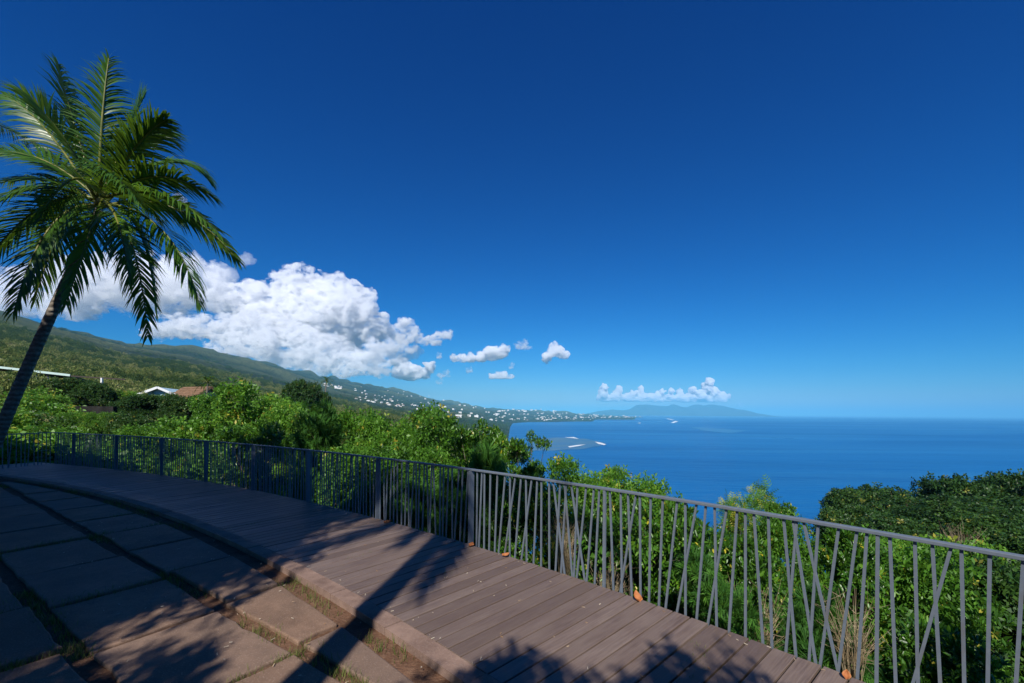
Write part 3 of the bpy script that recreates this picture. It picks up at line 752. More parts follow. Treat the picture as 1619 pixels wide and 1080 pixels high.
BAL = [(16.461, 16.457), (16.547, 16.494), (16.592, 16.596), (16.698, 16.684), (16.82, 16.778), (16.951, 16.835), (17.032, 17.037), (17.118, 16.926), (17.208, 17.108), (17.285, 17.309), (17.375, 17.2), (17.456, 17.403), (17.518, 17.523), (17.628, 17.643), (17.686, 17.877), (17.782, 17.719), (17.841, 17.97), (17.865, 17.794), (17.929, 18.141), (18.011, 17.97), (18.121, 17.994), (18.215, 18.124), (18.28, 18.226), (18.402, 18.46), (18.524, 18.55), (18.602, 18.66), (18.688, 18.502), (18.728, 18.746), (18.838, 18.828), (18.956, 18.922), (19.091, 18.975), (19.163, 19.174), (19.262, 19.07), (19.339, 19.258), (19.411, 19.438), (19.506, 19.342), (19.586, 19.523), (19.647, 19.656), (19.708, 19.79), (19.809, 19.846), (19.911, 20.01), (19.996, 19.923), (19.971, 20.14), (20.037, 20.279), (20.126, 20.071), (20.243, 20.129), (20.342, 20.232), (20.394, 20.343), (20.508, 20.55), (20.625, 20.65), (20.702, 20.755), (20.782, 20.575), (20.823, 20.846), (20.933, 20.927), (21.054, 21.016)]
for a, b in BAL: baluster(a, b)
rb = random.Random(11)
q = 0.08
while q < 16.42:
    lean = rb.choice([0, 0.01, -0.02, 0.03, -0.03, -0.06, 0.05, -0.08]) + rb.gauss(0, 0.01)
    if min(abs(q - p) for p in POSTS) > 0.03: baluster(q - lean / 2, q + lean / 2)
    q += rb.uniform(0.062, 0.115)
q = 21.16
while q < LEN - 0.2:
    lean = rb.gauss(0, 0.05); baluster(q, q + lean); q += rb.uniform(0.09, 0.13)
# the short return at the far corner
c0 = edge(0, OFF)[0]; c1 = c0 + Vector((-0.35, -2.6)); dn = (c1 - c0).normalized()
ret = tag(empty('railing'), 'short dark railing return at the far end beyond the palm', 'railing')
MB().bar((c0.x, c0.y, RAIL_H - 0.012), (c1.x, c1.y, RAIL_H - 0.012), 0.054, 0.024, (dn.y, -dn.x, 0)).build('handrail', M['steel'], ret)
q = 0.1
while q < 2.6:
    l = rb.gauss(0, 0.03); a, b = c0 + dn * q, c0 + dn * (q + l)
    MB().bar((b.x, b.y, -0.16), (a.x, a.y, RAIL_H - 0.025), 0.016, 0.016, (dn.y, -dn.x, 0)).build('baluster', M['steel'], ret); q += 0.105

# ------------------------------------------------------------------ palms


RJ = random.Random(78)


def frond(P0, P1, P2, length_leaf, rn, n=74, twist=0.0, droop=0.5):
    """leaflets and stalk of one feather leaf along a curve P0-P1-P2"""
    P0, P1, P2 = Vector(P0), Vector(P1), Vector(P2)
    B = lambda t: P0 * (1 - t) ** 2 + P1 * 2 * t * (1 - t) + P2 * t * t
    D = lambda t: ((P1 - P0) * (1 - t) + (P2 - P1) * t).normalized()
    V, Q, tone = [], [], []
    h = (P2 - P0); h.z = 0; h = h.normalized() if h.length > 0.05 else Vector((1, 0, 0))
    flat = Vector((-h.y, h.x, 0))
    base_tone = rn.uniform(0.15, 0.7)
    for i in range(n):
        t = 0.13 + 0.87 * (i + rn.uniform(-0.2, 0.2)) / (n - 1); t = min(t, 0.999); p = B(t); T = D(t)
        S = (flat - T * flat.dot(T)).normalized(); Nn = T.cross(S)
        if Nn.z < 0: Nn = -Nn
        a = twist * (0.35 + 0.65 * t); S2 = S * math.cos(a) + Nn * math.sin(a); N2 = Nn * math.cos(a) - S * math.sin(a)
        prof = min(1.0, 0.45 + 2.4 * (t - 0.1)) * (1 - 0.62 * max(0, (t - 0.55) / 0.45) ** 1.6)
        for sd in (-1, 1):
            L = length_leaf * prof * rn.uniform(0.88, 1.08) * (1 if RJ.random() < 0.88 else RJ.uniform(0.5, 0.8)); sw = rad(28 + 42 * t) + rn.gauss(0, 0.05) + RJ.gauss(0, 0.07)
            d = S2 * (sd * math.cos(sw)) + T * math.sin(sw) + N2 * (0.22 + RJ.gauss(0, 0.08))
            d.normalize(); w = 0.030 * (0.6 + 0.4 * prof); q = p.copy(); seg = 4; tn = min(1, max(0, base_tone + rn.gauss(0, 0.13)))
            wd = (T * 0.75 - d * d.dot(T) * 0.75 + N2 * 0.25); wd = (wd - d * wd.dot(d)).normalized()
            n0 = len(V)
            for j in range(seg + 1):
                f = j / seg; ww = w * (0.55 + 1.1 * f if f < 0.35 else (1 - f) * 1.45 + 0.02)
                V += [tuple(q - wd * ww), tuple(q + wd * ww)]
                d = (d + Vector((0, 0, -1)) * droop * (0.12 + 0.5 * f) * rn.uniform(0.7, 1.3) * 0.55).normalized(); q = q + d * (L / seg)
            for j in range(seg):
                Q.append((n0 + 2 * j, n0 + 2 * j + 1, n0 + 2 * j + 3, n0 + 2 * j + 2)); tone.append(tn)
    st = MB().tube([B(i / 14) for i in range(15)], [0.036 * (1 - i / 15) ** 0.9 + 0.004 for i in range(15)], 6)
    return (V, Q, tone), st


def add_frond(root, P0, P1, P2, L, rn, **kw):
    (V, Q, tone), st = frond(P0, P1, P2, L, rn, **kw)
    o = obj('frond', mesh_quads('frond', V, Q, [M['palm']], tone), root)
    st.build('stalk', M['stalk'], o, smooth=True)


def palm_trunk(root, pts, r0, r1):
    P = [Vector(p) for p in pts]; n = 70; path, rads = [], []
    for i in range(n + 1):
        t = i / n; q = P[0] * (1 - t) ** 2 + P[1] * 2 * t * (1 - t) + P[2] * t * t
        path.append(q); rads.append((r0 + (r1 - r0) * t + 0.10 * max(0, 1 - t * 9) ** 2) * (1 + (0.035 if i % 2 else -0.01)))
    MB().tube(path, rads, 14).build('trunk', M['palm_bark'], root, smooth=True)


PD = 10.5
crown = at(158, 322, PD)
root = tag(empty('coconut_palm', (0, 0, 0)), 'tall leaning coconut palm in front of the railing at the far end', 'palm tree')
b0 = at(-40, 770, PD); b0.z = -0.06
root.location = b0
rl = lambda p: p - b0
palm_trunk(root, [(0, 0, -0.3), rl(at(22, 620, PD)), rl(crown + Vector((0, 0, -0.15)))], 0.135, 0.092)
rp = random.Random(5)
# control point, tip (pixels) and how far each leans towards (-) or away from (+) the viewer
FR = [((70, 180), (6, 150), 0.6, 1.0), ((110, 180), (92, 104), 0.2, 0.5), ((158, 190), (172, 92), -0.3, -0.2), ((205, 190), (230, 150), 0.8, 1.4),
      ((215, 215), (262, 190), -0.8, -1.2), ((225, 175), (275, 225), 0.9, 1.8), ((235, 240), (338, 312), -0.4, -0.9), ((270, 215), (330, 285), 0.5, 1.3),
      ((275, 285), (376, 412), 0.3, 0.6), ((275, 325), (316, 482), -0.3, -0.5), ((215, 330), (234, 530), -0.4, -0.6), ((235, 320), (246, 490), 0.5, 0.9),
      ((70, 310), (22, 492), -0.9, -1.4), ((95, 320), (55, 475), 0.4, 0.8), ((60, 285), (-40, 440), -0.5, -0.9), ((40, 255), (-60, 370), -1.0, -1.8),
      ((70, 250), (-60, 310), 0.3, 0.5), ((60, 210), (-60, 250), -0.2, -0.3), ((60, 210), (-40, 185), 0.7, 1.2), ((105, 205), (40, 150), -0.6, -0.9),
      ((165, 290), (105, 480), -1.4, -2.0), ((190, 305), (205, 450), -1.5, -1.7), ((160, 230), (225, 330), -1.6, -2.9),
      ((120, 235), (60, 350), -1.6, -2.8), ((140, 255), (110, 320), 1.6, 3.0), ((190, 250), (255, 350), 1.5, 2.8), ((250, 270), (345, 370), -1.0, -1.6)]
for c, tp, d1, d2 in FR:
    add_frond(root, rl(crown) + Vector((rp.gauss(0, 0.05), rp.gauss(0, 0.05), rp.gauss(0, 0.06))), rl(at(*c, PD + d1)), rl(at(*tp, PD + d2)), 0.92, rp, n=66, twist=rp.choice([-1, 1]) * rp.uniform(0.2, 1.2), droop=rp.uniform(0.8, 1.9))


def round_palm(loc, lean, h, nf, fl, label, name='coconut_palm', rn=random.Random(9), n=60, r0=0.2):
    root = tag(empty(name, loc), label, 'palm tree')
    top = Vector((lean[0], lean[1], h))
    palm_trunk(root, [(0, 0, -0.3), (lean[0] * 0.2, lean[1] * 0.2, h * 0.55), top], r0, r0 * 0.62)
    for i in range(nf):
        a = i * 2.39996 + rn.uniform(-0.2, 0.2); e = 1.25 - 1.75 * (i / nf) + rn.uniform(-0.1, 0.1); L = fl * rn.uniform(0.85, 1.1)
        d = Vector((math.cos(a), math.sin(a), 0))
        p1 = top + d * L * 0.5 * math.cos(e) + Vector((0, 0, L * 0.55 * math.sin(e) + 0.25))
        p2 = top + d * L * 0.9 * max(0.35, math.cos(e - 0.35)) + Vector((0, 0, L * (0.75 * math.sin(e) - 0.42)))
        add_frond(root, top, p1, p2, fl * 0.21, rn, n=n, twist=rn.uniform(-0.4, 0.4), droop=rn.uniform(0.4, 0.8))
    return root

# ------------------------------------------------------------------ plants: prototypes


def unit(v): return v / np.maximum(np.linalg.norm(v, axis=-1, keepdims=True), 1e-9)


def spray(TV, TQ, P, D, U, S, tone):
    """a leaf template laid at many points: D leaf axis, U rough upward side, S size"""
    X = unit(D); Y = unit(np.cross(U, X)); Z = np.cross(X, Y)
    TV = np.asarray(TV, float); V = P[:, None, :] + S[:, None, None] * (TV[None, :, 0:1] * X[:, None, :] + TV[None, :, 1:2] * Y[:, None, :] + TV[None, :, 2:3] * Z[:, None, :])
    TQ = np.asarray(TQ); Q = (np.arange(len(P))[:, None, None] * len(TV) + TQ[None]).reshape(-1, 4)
    return V.reshape(-1, 3), Q, np.repeat(tone, len(TQ))


def merge(parts):
    V, Q, T, n = [], [], [], 0
    for v, q, t_ in parts: V.append(v); Q.append(q + n); T.append(t_); n += len(v)
    return np.concatenate(V), np.concatenate(Q), np.concatenate(T)


def tpl_broad():
    return [(0, 0, 0), (0.3, 0.20, 0.05), (0.72, 0.17, 0.02), (1, 0, -0.08), (0.72, -0.17, 0.02), (0.3, -0.20, 0.05)], [(0, 1, 2, 3), (0, 3, 4, 5)]


def tpl_feather(n=5):
    V, Q = [], []
    V += [(0, -0.012, 0), (1, -0.005, -0.14), (1, 0.005, -0.14), (0, 0.012, 0)]; Q.append((0, 1, 2, 3))
    for i in range(n):
        t_ = 0.10 + 0.82 * i / (n - 1); L = 0.36 * math.sin(math.pi * (0.2 + 0.68 * t_)) + 0.06
        for s_ in (-1, 1):
            b = (t_, 0, -0.14 * t_ * t_); k = len(V); w = 0.075
            V += [b, (t_ + 0.03 + w, s_ * L * 0.55, b[2] + 0.02), (t_ + 0.16, s_ * L, b[2] - 0.06), (t_ + 0.05 - w * 0.6, s_ * L * 0.5, b[2] + 0.02)]
            Q.append((k, k + 1, k + 2, k + 3))
    return V, Q


def tpl_needle(rn, n=10):
    V, Q = [], []
    for i in range(n):
        a, e = rn.uniform(0, 6.28), rn.uniform(0.05, 0.6); d = Vector((math.cos(e), math.sin(e) * math.cos(a), math.sin(e) * math.sin(a)))
        L = rn.uniform(0.6, 1.0); m = d * L * 0.55; tp = d * L + Vector((0, 0, -0.12)); s_ = d.cross(Vector((0.3, 0.2, 1))).normalized() * 0.03; k = len(V)
        V += [(0, 0, 0), tuple(m - s_), tuple(tp), tuple(m + s_)]; Q.append((k, k + 1, k + 2, k + 3))
    return V, Q


def tpl_cluster(rn, n=6, wid=0.14):
    V, Q = [], []
    for i in range(n):
        a = i * 2.4 + rn.uniform(-0.4, 0.4); t_ = 0.15 + 0.7 * i / n; d = Vector((0.45, math.cos(a), math.sin(a) * 0.8)).normalized() * rn.uniform(0.35, 0.55); b = Vector((t_, 0, 0)); s_ = d.cross(Vector((rn.gauss(0, .4), rn.gauss(0, .4), 1))).normalized() * wid; k = len(V)
        V += [tuple(b), tuple(b + d * 0.5 + s_), tuple(b + d), tuple(b + d * 0.5 - s_)]; Q.append((k, k + 1, k + 2, k + 3))
    return V, Q


def lobes(shape, H, R, n, rn):
    out = []
    for i in range(n):
        a = i * 2.39996 + rn.uniform(-0.4, 0.4)
        if shape == 'umbrella': z = H * rn.uniform(0.34, 0.88); rho = R * rn.uniform(0.15, 0.74); lr = R * rn.uniform(0.24, 0.38); fz = 0.6
        elif shape == 'bush': z = H * rn.uniform(0.12, 0.82); rho = R * 0.66 * math.sqrt(max(0.05, 1 - (z / H - 0.3) ** 2 / 0.55)) * rn.uniform(0.4, 1); lr = R * rn.uniform(0.26, 0.42); fz = 0.9
        elif shape == 'dome': z = H * rn.uniform(0.42, 0.84); rho = R * 0.72 * math.sqrt(max(0.03, 1 - ((z / H - 0.42) / 0.5) ** 2)) * rn.uniform(0.55, 1); lr = R * rn.uniform(0.22, 0.34); fz = 0.75
        else: z = H * rn.uniform(0.2, 0.9); rho = R * 0.6 * rn.uniform(0.2, 1) * (1.1 - 0.6 * z / H); lr = R * rn.uniform(0.22, 0.34); fz = 1.5
        out.append((Vector((math.cos(a) * rho, math.sin(a) * rho, z)), lr, lr * fz))
    return out


PROTO = {}
REACH = {}




def make_plant(key, kind, shape, H, R, nl, ncl, per, size, mat, seed, trunk_r=0.09, shell=0.35):
    rn = random.Random(seed); g = np.random.default_rng(seed)
    LB = lobes(shape, H, R, nl, rn)
    C = np.array([tuple(l[0]) for l in LB]); RX = np.array([l[1] for l in LB]); RZ = np.array([l[2] for l in LB])
    pick = g.choice(nl, ncl, p=(RX ** 2) / (RX ** 2).sum())
    n = unit(g.normal(size=(ncl, 3))); n[:, 2] = np.where(n[:, 2] < -0.35, -n[:, 2], n[:, 2])
    rr_ = (shell + (1 - shell) * g.random(ncl) ** 0.6)
    P = C[pick] + n * rr_[:, None] * np.c_[RX[pick], RX[pick], RZ[pick]]
    P[:, 2] = np.maximum(P[:, 2], 0.05 * H); f = H / P[:, 2].max(); P[:, 2] *= f
    lt = g.normal(0, 0.10, nl)[pick]
    P2 = np.repeat(P, per, 0) + g.normal(0, size * 0.22, (ncl * per, 3)); n2 = np.repeat(n, per, 0); lt2 = np.repeat(lt, per)
    D = unit(n2 * 0.7 + g.normal(0, 0.75, n2.shape) + np.array([0, 0, 0.12])); U = unit(np.array([0, 0, 1.0]) + n2 * 0.4 + g.normal(0, 0.35, n2.shape))
    S = size * g.uniform(0.65, 1.25, len(P2)); T = np.clip(0.42 + lt2 + g.normal(0, 0.17, len(P2)), 0, 0.93); T = np.where(g.random(len(P2)) < 0.015, 1.1, T)
    if kind == 'feather': tv = [tpl_feather(5)]
    elif kind == 'broad': tv = [tpl_broad()]
    elif kind == 'needle': tv = [tpl_needle(rn) for _ in range(3)]
    elif kind == 'fine': tv = [tpl_cluster(rn, 6, 0.10) for _ in range(4)]
    else: tv = [tpl_cluster(rn) for _ in range(3)]
    parts = []
    for i, (a, b) in enumerate(tv):
        m = np.arange(len(P2)) % len(tv) == i; parts.append(spray(a, b, P2[m], D[m], U[m], S[m], T[m]))
    V, Q, T = merge(parts)
    cm = mesh_quads(key + ' crown', V, Q, [mat], T)
    mb = MB(); fork = Vector((rn.gauss(0, 0.04) * H, rn.gauss(0, 0.04) * H, H * (0.32 if shape in ('umbrella', 'dome') else 0.12)))
    mb.tube([(0, 0, -2.0 * H), (0, 0, -0.12 * H), (fork.x * 0.4, fork.y * 0.2, fork.z * 0.5), fork], [trunk_r * 1.3, trunk_r * 1.2, trunk_r, trunk_r * 0.85], 8)
    for c, lr, lz in LB:
        c = Vector((c.x, c.y, c.z * f)); mid = fork.lerp(c, 0.55) + Vector((rn.gauss(0, .05) * R, rn.gauss(0, .05) * R, 0.05 * H))
        mb.tube([fork, mid, c], [trunk_r * 0.6, trunk_r * 0.36, trunk_r * 0.14], 5)
        for _ in range(5):
            d = Vector((rn.gauss(0, 1), rn.gauss(0, 1), rn.gauss(0.3, 0.8))).normalized(); st = mid.lerp(c, rn.uniform(0.2, 1)); e = c + Vector((d.x * lr, d.y * lr, d.z * lz)) * 0.9
            mb.tube([st, st.lerp(e, 0.55) + Vector((0, 0, 0.04 * lr)), e], [trunk_r * 0.16, trunk_r * 0.1, trunk_r * 0.04], 4, cap=False)
    PROTO[key] = (cm, mb.mesh(key + ' trunk', M['bark'], smooth=True), H, R); REACH[key] = 0.75 * size


make_plant('feather_a', 'fine', 'umbrella', 6.0, 2.5, 30, 2300, 3, 0.34, M['feather'], 21, 0.07)
make_plant('feather_b', 'fine', 'bush', 5.0, 2.2, 32, 2300, 3, 0.31, M['feather'], 22, 0.06)
make_plant('feather_c', 'feather', 'umbrella', 3.0, 1.1, 10, 230, 3, 0.34, M['feather'], 23, 0.03)
make_plant('broad_a', 'broad', 'bush', 3.0, 1.5, 20, 900, 8, 0.145, M['broad'], 31, 0.04)
make_plant('broad_b', 'broad', 'bush', 2.4, 1.3, 16, 800, 8, 0.13, M['broad'], 32, 0.035)
make_plant('broad_c', 'broad', 'umbrella', 5.0, 2.0, 16, 800, 8, 0.17, M['broad'], 33, 0.06)
make_plant('needle_a', 'needle', 'spire', 5.0, 1.8, 24, 750, 4, 0.42, M['needle'], 41, 0.07)
make_plant('needle_b', 'needle', 'bush', 2.4, 1.2, 18, 620, 4, 0.30, M['needle'], 42, 0.03)
make_plant('dark_a', 'cluster', 'dome', 7.0, 4.2, 34, 2600, 3, 0.40, M['dark'], 51, 0.16)
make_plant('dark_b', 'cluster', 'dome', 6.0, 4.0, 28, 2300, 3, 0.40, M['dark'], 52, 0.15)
make_plant('leafy_a', 'cluster', 'bush', 5.0, 2.8, 26, 1700, 3, 0.36, M['feather'], 53, 0.1)
make_plant('shade_a', 'cluster', 'dome', 10.0, 6.0, 46, 3600, 4, 0.44, M['dark'], 61, 0.24)


def make_dry(key, H, R, n, seed):
    rn = random.Random(seed); mb = MB()
    for i in range(n):
        a = rn.uniform(0, 6.28); r0 = rn.uniform(0, 0.25) * R; b = Vector((math.cos(a) * r0, math.sin(a) * r0, -0.1 * H)); a2 = a + rn.gauss(0, 0.7); L = H * rn.uniform(0.45, 1.0); o = R * rn.uniform(0.2, 1.0)
        m = b + Vector((math.cos(a2) * o * 0.4, math.sin(a2) * o * 0.4, L * 0.65)); e = b + Vector((math.cos(a2) * o, math.sin(a2) * o, L))
        w = rn.uniform(0.004, 0.009); mb.tube([b, m, e], [w, w * 0.8, w * 0.3], 4, cap=False)
        for _ in range(3):
            s_ = b.lerp(m, rn.uniform(0.4, 1)) if rn.random() < 0.5 else m.lerp(e, rn.uniform(0, 0.8)); d = Vector((rn.gauss(0, 1), rn.gauss(0, 1), rn.gauss(0.5, 0.7))) * 0.13 * H
            mb.tube([s_, s_ + d * 0.6, s_ + d + Vector((0, 0, 0.02))], [w * 0.6, w * 0.45, w * 0.2], 3, cap=False)
    PROTO[key] = (None, mb.mesh(key, M['twig']), H, R)


make_dry('dry_a', 1.3, 0.55, 60, 71)
make_dry('dry_b', 1.6, 0.8, 70, 72)


def plant_at(key, x, y, z0, h, r, name, label, cat='tree', group=None, rot=None):
    cm, tm, H, R = PROTO[key]
    root = tag(empty(name, (x, y, z0)), label, cat, group)
    root.scale = (r / R, r / R, h / H); root.rotation_euler = (0, 0, rot if rot is not None else random.uniform(0, 6.28))
    if cm: obj('crown', cm, root)
    obj('trunk' if cat in ('tree',) else 'stems', tm, root)
    return root


def plant(key, px, py, d, wpx, name, label, cat='tree', group=None):
    """top of the crown at this pixel, d metres deep; the foot goes down to the land"""
    p = at(px, py, d); z0 = land1(p.x, p.y); r = wpx / 2 * d / FPX
    cm, tm, H, R = PROTO[key]; sx = r / R; p.z -= REACH.get(key, 0) * sx; h = min(max(p.z - z0, 0.55 * sx * H), 1.45 * sx * H)
    return plant_at(key, p.x, p.y, p.z - h, h, r, name, label, cat, group)


G1, G2, G3, G4 = 'trees standing on the slope below the railing', 'shrubs growing against the railing', 'dark trees on the headland above the sea', 'trees around the houses on the hillside'
for a in [
    # on the slope, above and behind the railing
    ('feather_a', 430, 606, 27, 170, 'feathery_tree', 'tall feathery bright green tree just left of the dark tree, behind the railing', 'tree', G1),
    ('needle_a', 505, 634, 15, 120, 'needle_tree', 'dark needle-leaved tree behind the railing midway along', 'tree', G1),
    ('leafy_a', 375, 640, 30, 120, 'leafy_tree', 'rounded green tree below the thatched roof', 'tree', G1),
    ('leafy_a', 562, 644, 19, 140, 'leafy_tree', 'leafy green tree directly right of the dark needle tree', 'tree', G1),
    ('feather_a', 628, 640, 18, 170, 'feathery_tree', 'wide feathery tree whose top meets the far white houses', 'tree', G1),
    ('feather_a', 700, 652, 16, 170, 'feathery_tree', 'feathery tree with yellowed leaves, third from the dark needle tree', 'tree', G1),
    ('broad_c', 768, 664, 15, 120, 'leafy_tree', 'leafy tree in front of the far coastal town', 'tree', G1),
    ('broad_c', 832, 682, 12.5, 95, 'leafy_tree', 'open leafy tree standing out against the bay beside the reef', 'tree', G1),
    ('needle_b', 745, 700, 10.5, 150, 'needle_shrub', 'soft needle shrub rising over the rail below the open leafy tree', 'shrub', G2),
    ('feather_b', 640, 700, 12, 190, 'feathery_shrub', 'broad feathery shrub just over the rail at the middle of the deck', 'shrub', G2),
    ('broad_a', 838, 735, 8.8, 105, 'leafy_shrub', 'yellow-green shrub showing over the rail by the first gap of sea', 'shrub', G2),
    ('feather_a', 952, 722, 10.5, 165, 'feathery_tree', 'feathery tree rising highest above the rail in front of the open bay', 'tree', G1),
    ('feather_b', 1040, 748, 9.5, 140, 'feathery_tree', 'lower feathery tree sloping down along the rail beside the open bay', 'tree', G1),
    ('feather_c', 1165, 768, 9.0, 75, 'feathery_sapling', 'thin feathery sapling poking above the rail, the one nearer the tall feathery tree', 'sapling', G1),
    ('feather_c', 1212, 770, 9.6, 90, 'feathery_sapling', 'thin feathery sapling poking above the rail, the one nearer the headland', 'sapling', G1),
    ('broad_b', 1232, 793, 8.5, 60, 'leafy_shrub', 'small glossy shrub top beside the feathery saplings', 'shrub', G2),
    # seen through the bars
    ('broad_a', 925, 800, 7.0, 130, 'leafy_shrub', 'leafy shrub behind the bars under the tallest feathery tree', 'shrub', G2),
    ('broad_a', 1005, 793, 6.6, 190, 'leafy_shrub', 'dense broad-leaved shrub behind the bars right of the bright post', 'shrub', G2),
    ('broad_b', 1090, 806, 6.3, 180, 'leafy_shrub', 'dense broad-leaved shrub with yellow leaves behind the middle of the near bars', 'shrub', G2),
    ('needle_b', 1130, 872, 5.0, 150, 'needle_shrub', 'soft dark needle shrub low behind the near bars', 'shrub', G2),
    ('feather_b', 1235, 815, 7.5, 180, 'feathery_shrub', 'bright feathery shrub behind the crossed near bars', 'shrub', G2),
    ('broad_a', 1340, 835, 7.4, 170, 'leafy_shrub', 'leafy shrub behind the bars at the foot of the headland trees', 'shrub', G2),
    ('feather_b', 1430, 862, 7.0, 260, 'feathery_shrub', 'wide fine-leaved shrub behind the nearest post', 'shrub', G2),
    ('dark_b', 1585, 880, 7.5, 300, 'leafy_shrub', 'large fine-leaved shrub in the bottom corner behind the last bars', 'shrub', G2),  # dark leaf kind puts the shade of this corner into the leaf colour
    ('needle_b', 1290, 930, 4.9, 150, 'needle_shrub', 'low needle shrub under the crossed near bars', 'shrub', G2),
    ('broad_b', 1480, 985, 5.2, 200, 'leafy_shrub', 'shaded leafy shrub low behind the nearest bars', 'shrub', G2),
    ('needle_b', 655, 756, 9.8, 130, 'needle_shrub', 'bright ferny shrub behind the bars left of the wide dark post', 'shrub', G2),
    ('needle_b', 590, 752, 10.5, 120, 'needle_shrub', 'ferny shrub behind the bars where the deck turns sunny', 'shrub', G2),
    ('needle_b', 730, 775, 8.4, 130, 'needle_shrub', 'ferny shrub behind the wide dark post', 'shrub', G2),
    ('broad_b', 815, 770, 7.8, 110, 'leafy_shrub', 'small leafy shrub behind the bars right of the wide dark post', 'shrub', G2),
    ('broad_a', 872, 768, 7.8, 130, 'leafy_shrub', 'leafy shrub behind the bars where the sea first shows', 'shrub', G2),
    ('feather_b', 965, 805, 8.6, 190, 'feathery_shrub', 'fine-leaved shrub deep behind the bright post', 'shrub', G2),
    ('feather_b', 1125, 822, 7.6, 170, 'feathery_shrub', 'fine-leaved shrub deep behind the middle of the near bars', 'shrub', G2),
    ('broad_a', 1185, 850, 6.4, 160, 'leafy_shrub', 'leafy shrub behind the bars left of the crossed ones', 'shrub', G2),
    ('feather_b', 770, 735, 10.5, 150, 'feathery_shrub', 'fine-leaved shrub over the rail right of the wide dark post', 'shrub', G2),
    ('feather_b', 700, 705, 12.5, 150, 'feathery_shrub', 'fine-leaved shrub over the rail left of the wide dark post', 'shrub', G2),
    ('leafy_a', 560, 700, 14, 130, 'leafy_shrub', 'leafy shrub over the rail right under the dark needle tree', 'shrub', G2),
    ('dry_b', 893, 800, 6.6, 70, 'dry_shrub', 'tall tangle of dry tan stems behind the bars', 'shrub', G2),
    ('dry_a', 962, 862, 5.4, 70, 'dry_shrub', 'low dry stems beside the bright post', 'shrub', G2),
    ('dry_a', 1350, 915, 4.4, 90, 'dry_shrub', 'tangle of dry twigs behind the nearest post', 'shrub', G2),
    ('dry_a', 1195, 905, 5.0, 90, 'dry_shrub', 'dry stems in front of the low needle shrub', 'shrub', G2),
    ('dry_b', 1520, 818, 17, 60, 'dry_shrub', 'pale bare branches among the low dark trees over the rail', 'shrub', G3),
    ('dry_a', 1425, 778, 40, 45, 'dry_shrub', 'pale bare branches in the dip of the headland', 'shrub', G3),
    # headland
    ('dark_a', 1372, 764, 44, 165, 'headland_tree', 'dark domed tree at the seaward tip of the headland', 'tree', G3),
    ('dark_b', 1530, 752, 48, 175, 'headland_tree', 'dark domed tree on the headland crest beyond the bare branches', 'tree', G3),
    ('dark_a', 1625, 738, 46, 175, 'headland_tree', 'tallest dark tree of the headland cut by the frame', 'tree', G3),
    ('dark_b', 1445, 785, 38, 190, 'headland_tree', 'green domed tree with yellow leaves in the dip of the headland', 'tree', G3),
    ('dark_a', 1570, 783, 34, 230, 'headland_tree', 'broad dark tree below the headland crest', 'tree', G3),
    ('dark_b', 1345, 802, 28, 140, 'headland_tree', 'pale grey-green tree just over the rail below the tip tree', 'tree', G3),
    ('dark_a', 1470, 818, 22, 230, 'headland_tree', 'low dark tree just over the nearest rail', 'tree', G3),
    ('dark_b', 1600, 822, 19, 230, 'headland_tree', 'low dark tree over the rail in the frame corner', 'tree', G3),
    ('leafy_a', 1390, 840, 15, 170, 'leafy_tree', 'green tree showing right over the nearest post', 'tree', G3),
    ('leafy_a', 1530, 850, 13, 200, 'leafy_tree', 'green tree behind the rail right of the nearest post', 'tree', G3),
    # left: around the houses
    ('dark_a', 112, 596, 50, 105, 'garden_tree', 'dark rounded tree under the end of the long pale roof', 'tree', G4),
    ('dark_b', 150, 604, 48, 75, 'garden_tree', 'dark rounded tree beside the white post', 'tree', G4),
    ('leafy_a', 72, 622, 40, 90, 'garden_tree', 'green tree right beside the leaning palm trunk', 'tree', G4),
    ('leafy_a', 196, 616, 50, 60, 'garden_tree', 'bright green tree between the white post and the blue roof', 'tree', G4),
    ('dark_b', 222, 622, 44, 85, 'garden_tree', 'grey-green tree in front of the blue roofed house', 'tree', G4),
    ('leafy_a', 258, 623, 46, 60, 'garden_tree', 'small leafy tree below the gable of the blue roof', 'tree', G4),
    ('dark_a', 290, 622, 44, 75, 'garden_tree', 'dark tree between the blue roof and the thatched roof', 'tree', G4),
    ('leafy_a', 332, 621, 42, 90, 'garden_tree', 'bright green tree in front of the thatched roof', 'tree', G4),
    ('dark_b', 210, 655, 32, 90, 'garden_tree', 'low grey-green tree at the end of the clipped hedge', 'tree', G4),
    ('leafy_a', 20, 645, 32, 120, 'garden_tree', 'leafy tree behind the foot of the leaning palm', 'tree', G4),
    ('leafy_a', 300, 655, 28, 150, 'garden_tree', 'low bright green tree over the far left rail', 'tree', G4),
    ('feather_b', 240, 668, 24, 130, 'feathery_shrub', 'feathery shrub over the far left rail below the blue roof', 'shrub', G4),
    ('feather_b', 150, 672, 24, 140, 'feathery_shrub', 'feathery shrub over the far left rail below the hedge', 'shrub', G4),
    ('leafy_a', 60, 668, 24, 130, 'leafy_shrub', 'leafy shrub behind the short railing return', 'shrub', G4),
    ('feather_b', 345, 668, 21, 140, 'feathery_shrub', 'feathery shrub over the rail right of the blue roof', 'shrub', G4),
    ('broad_c', 410, 668, 18, 130, 'leafy_shrub', 'yellow-green shrub over the rail left of the dark needle tree', 'shrub', G4),
    ('leafy_a', 455, 640, 22, 110, 'leafy_tree', 'leafy tree wedged behind the dark needle tree', 'tree', G1),
    ('dark_b', 480, 600, 60, 90, 'garden_tree', 'darker tree on the slope under the first white houses', 'tree', G4),
]:
    plant(*a)
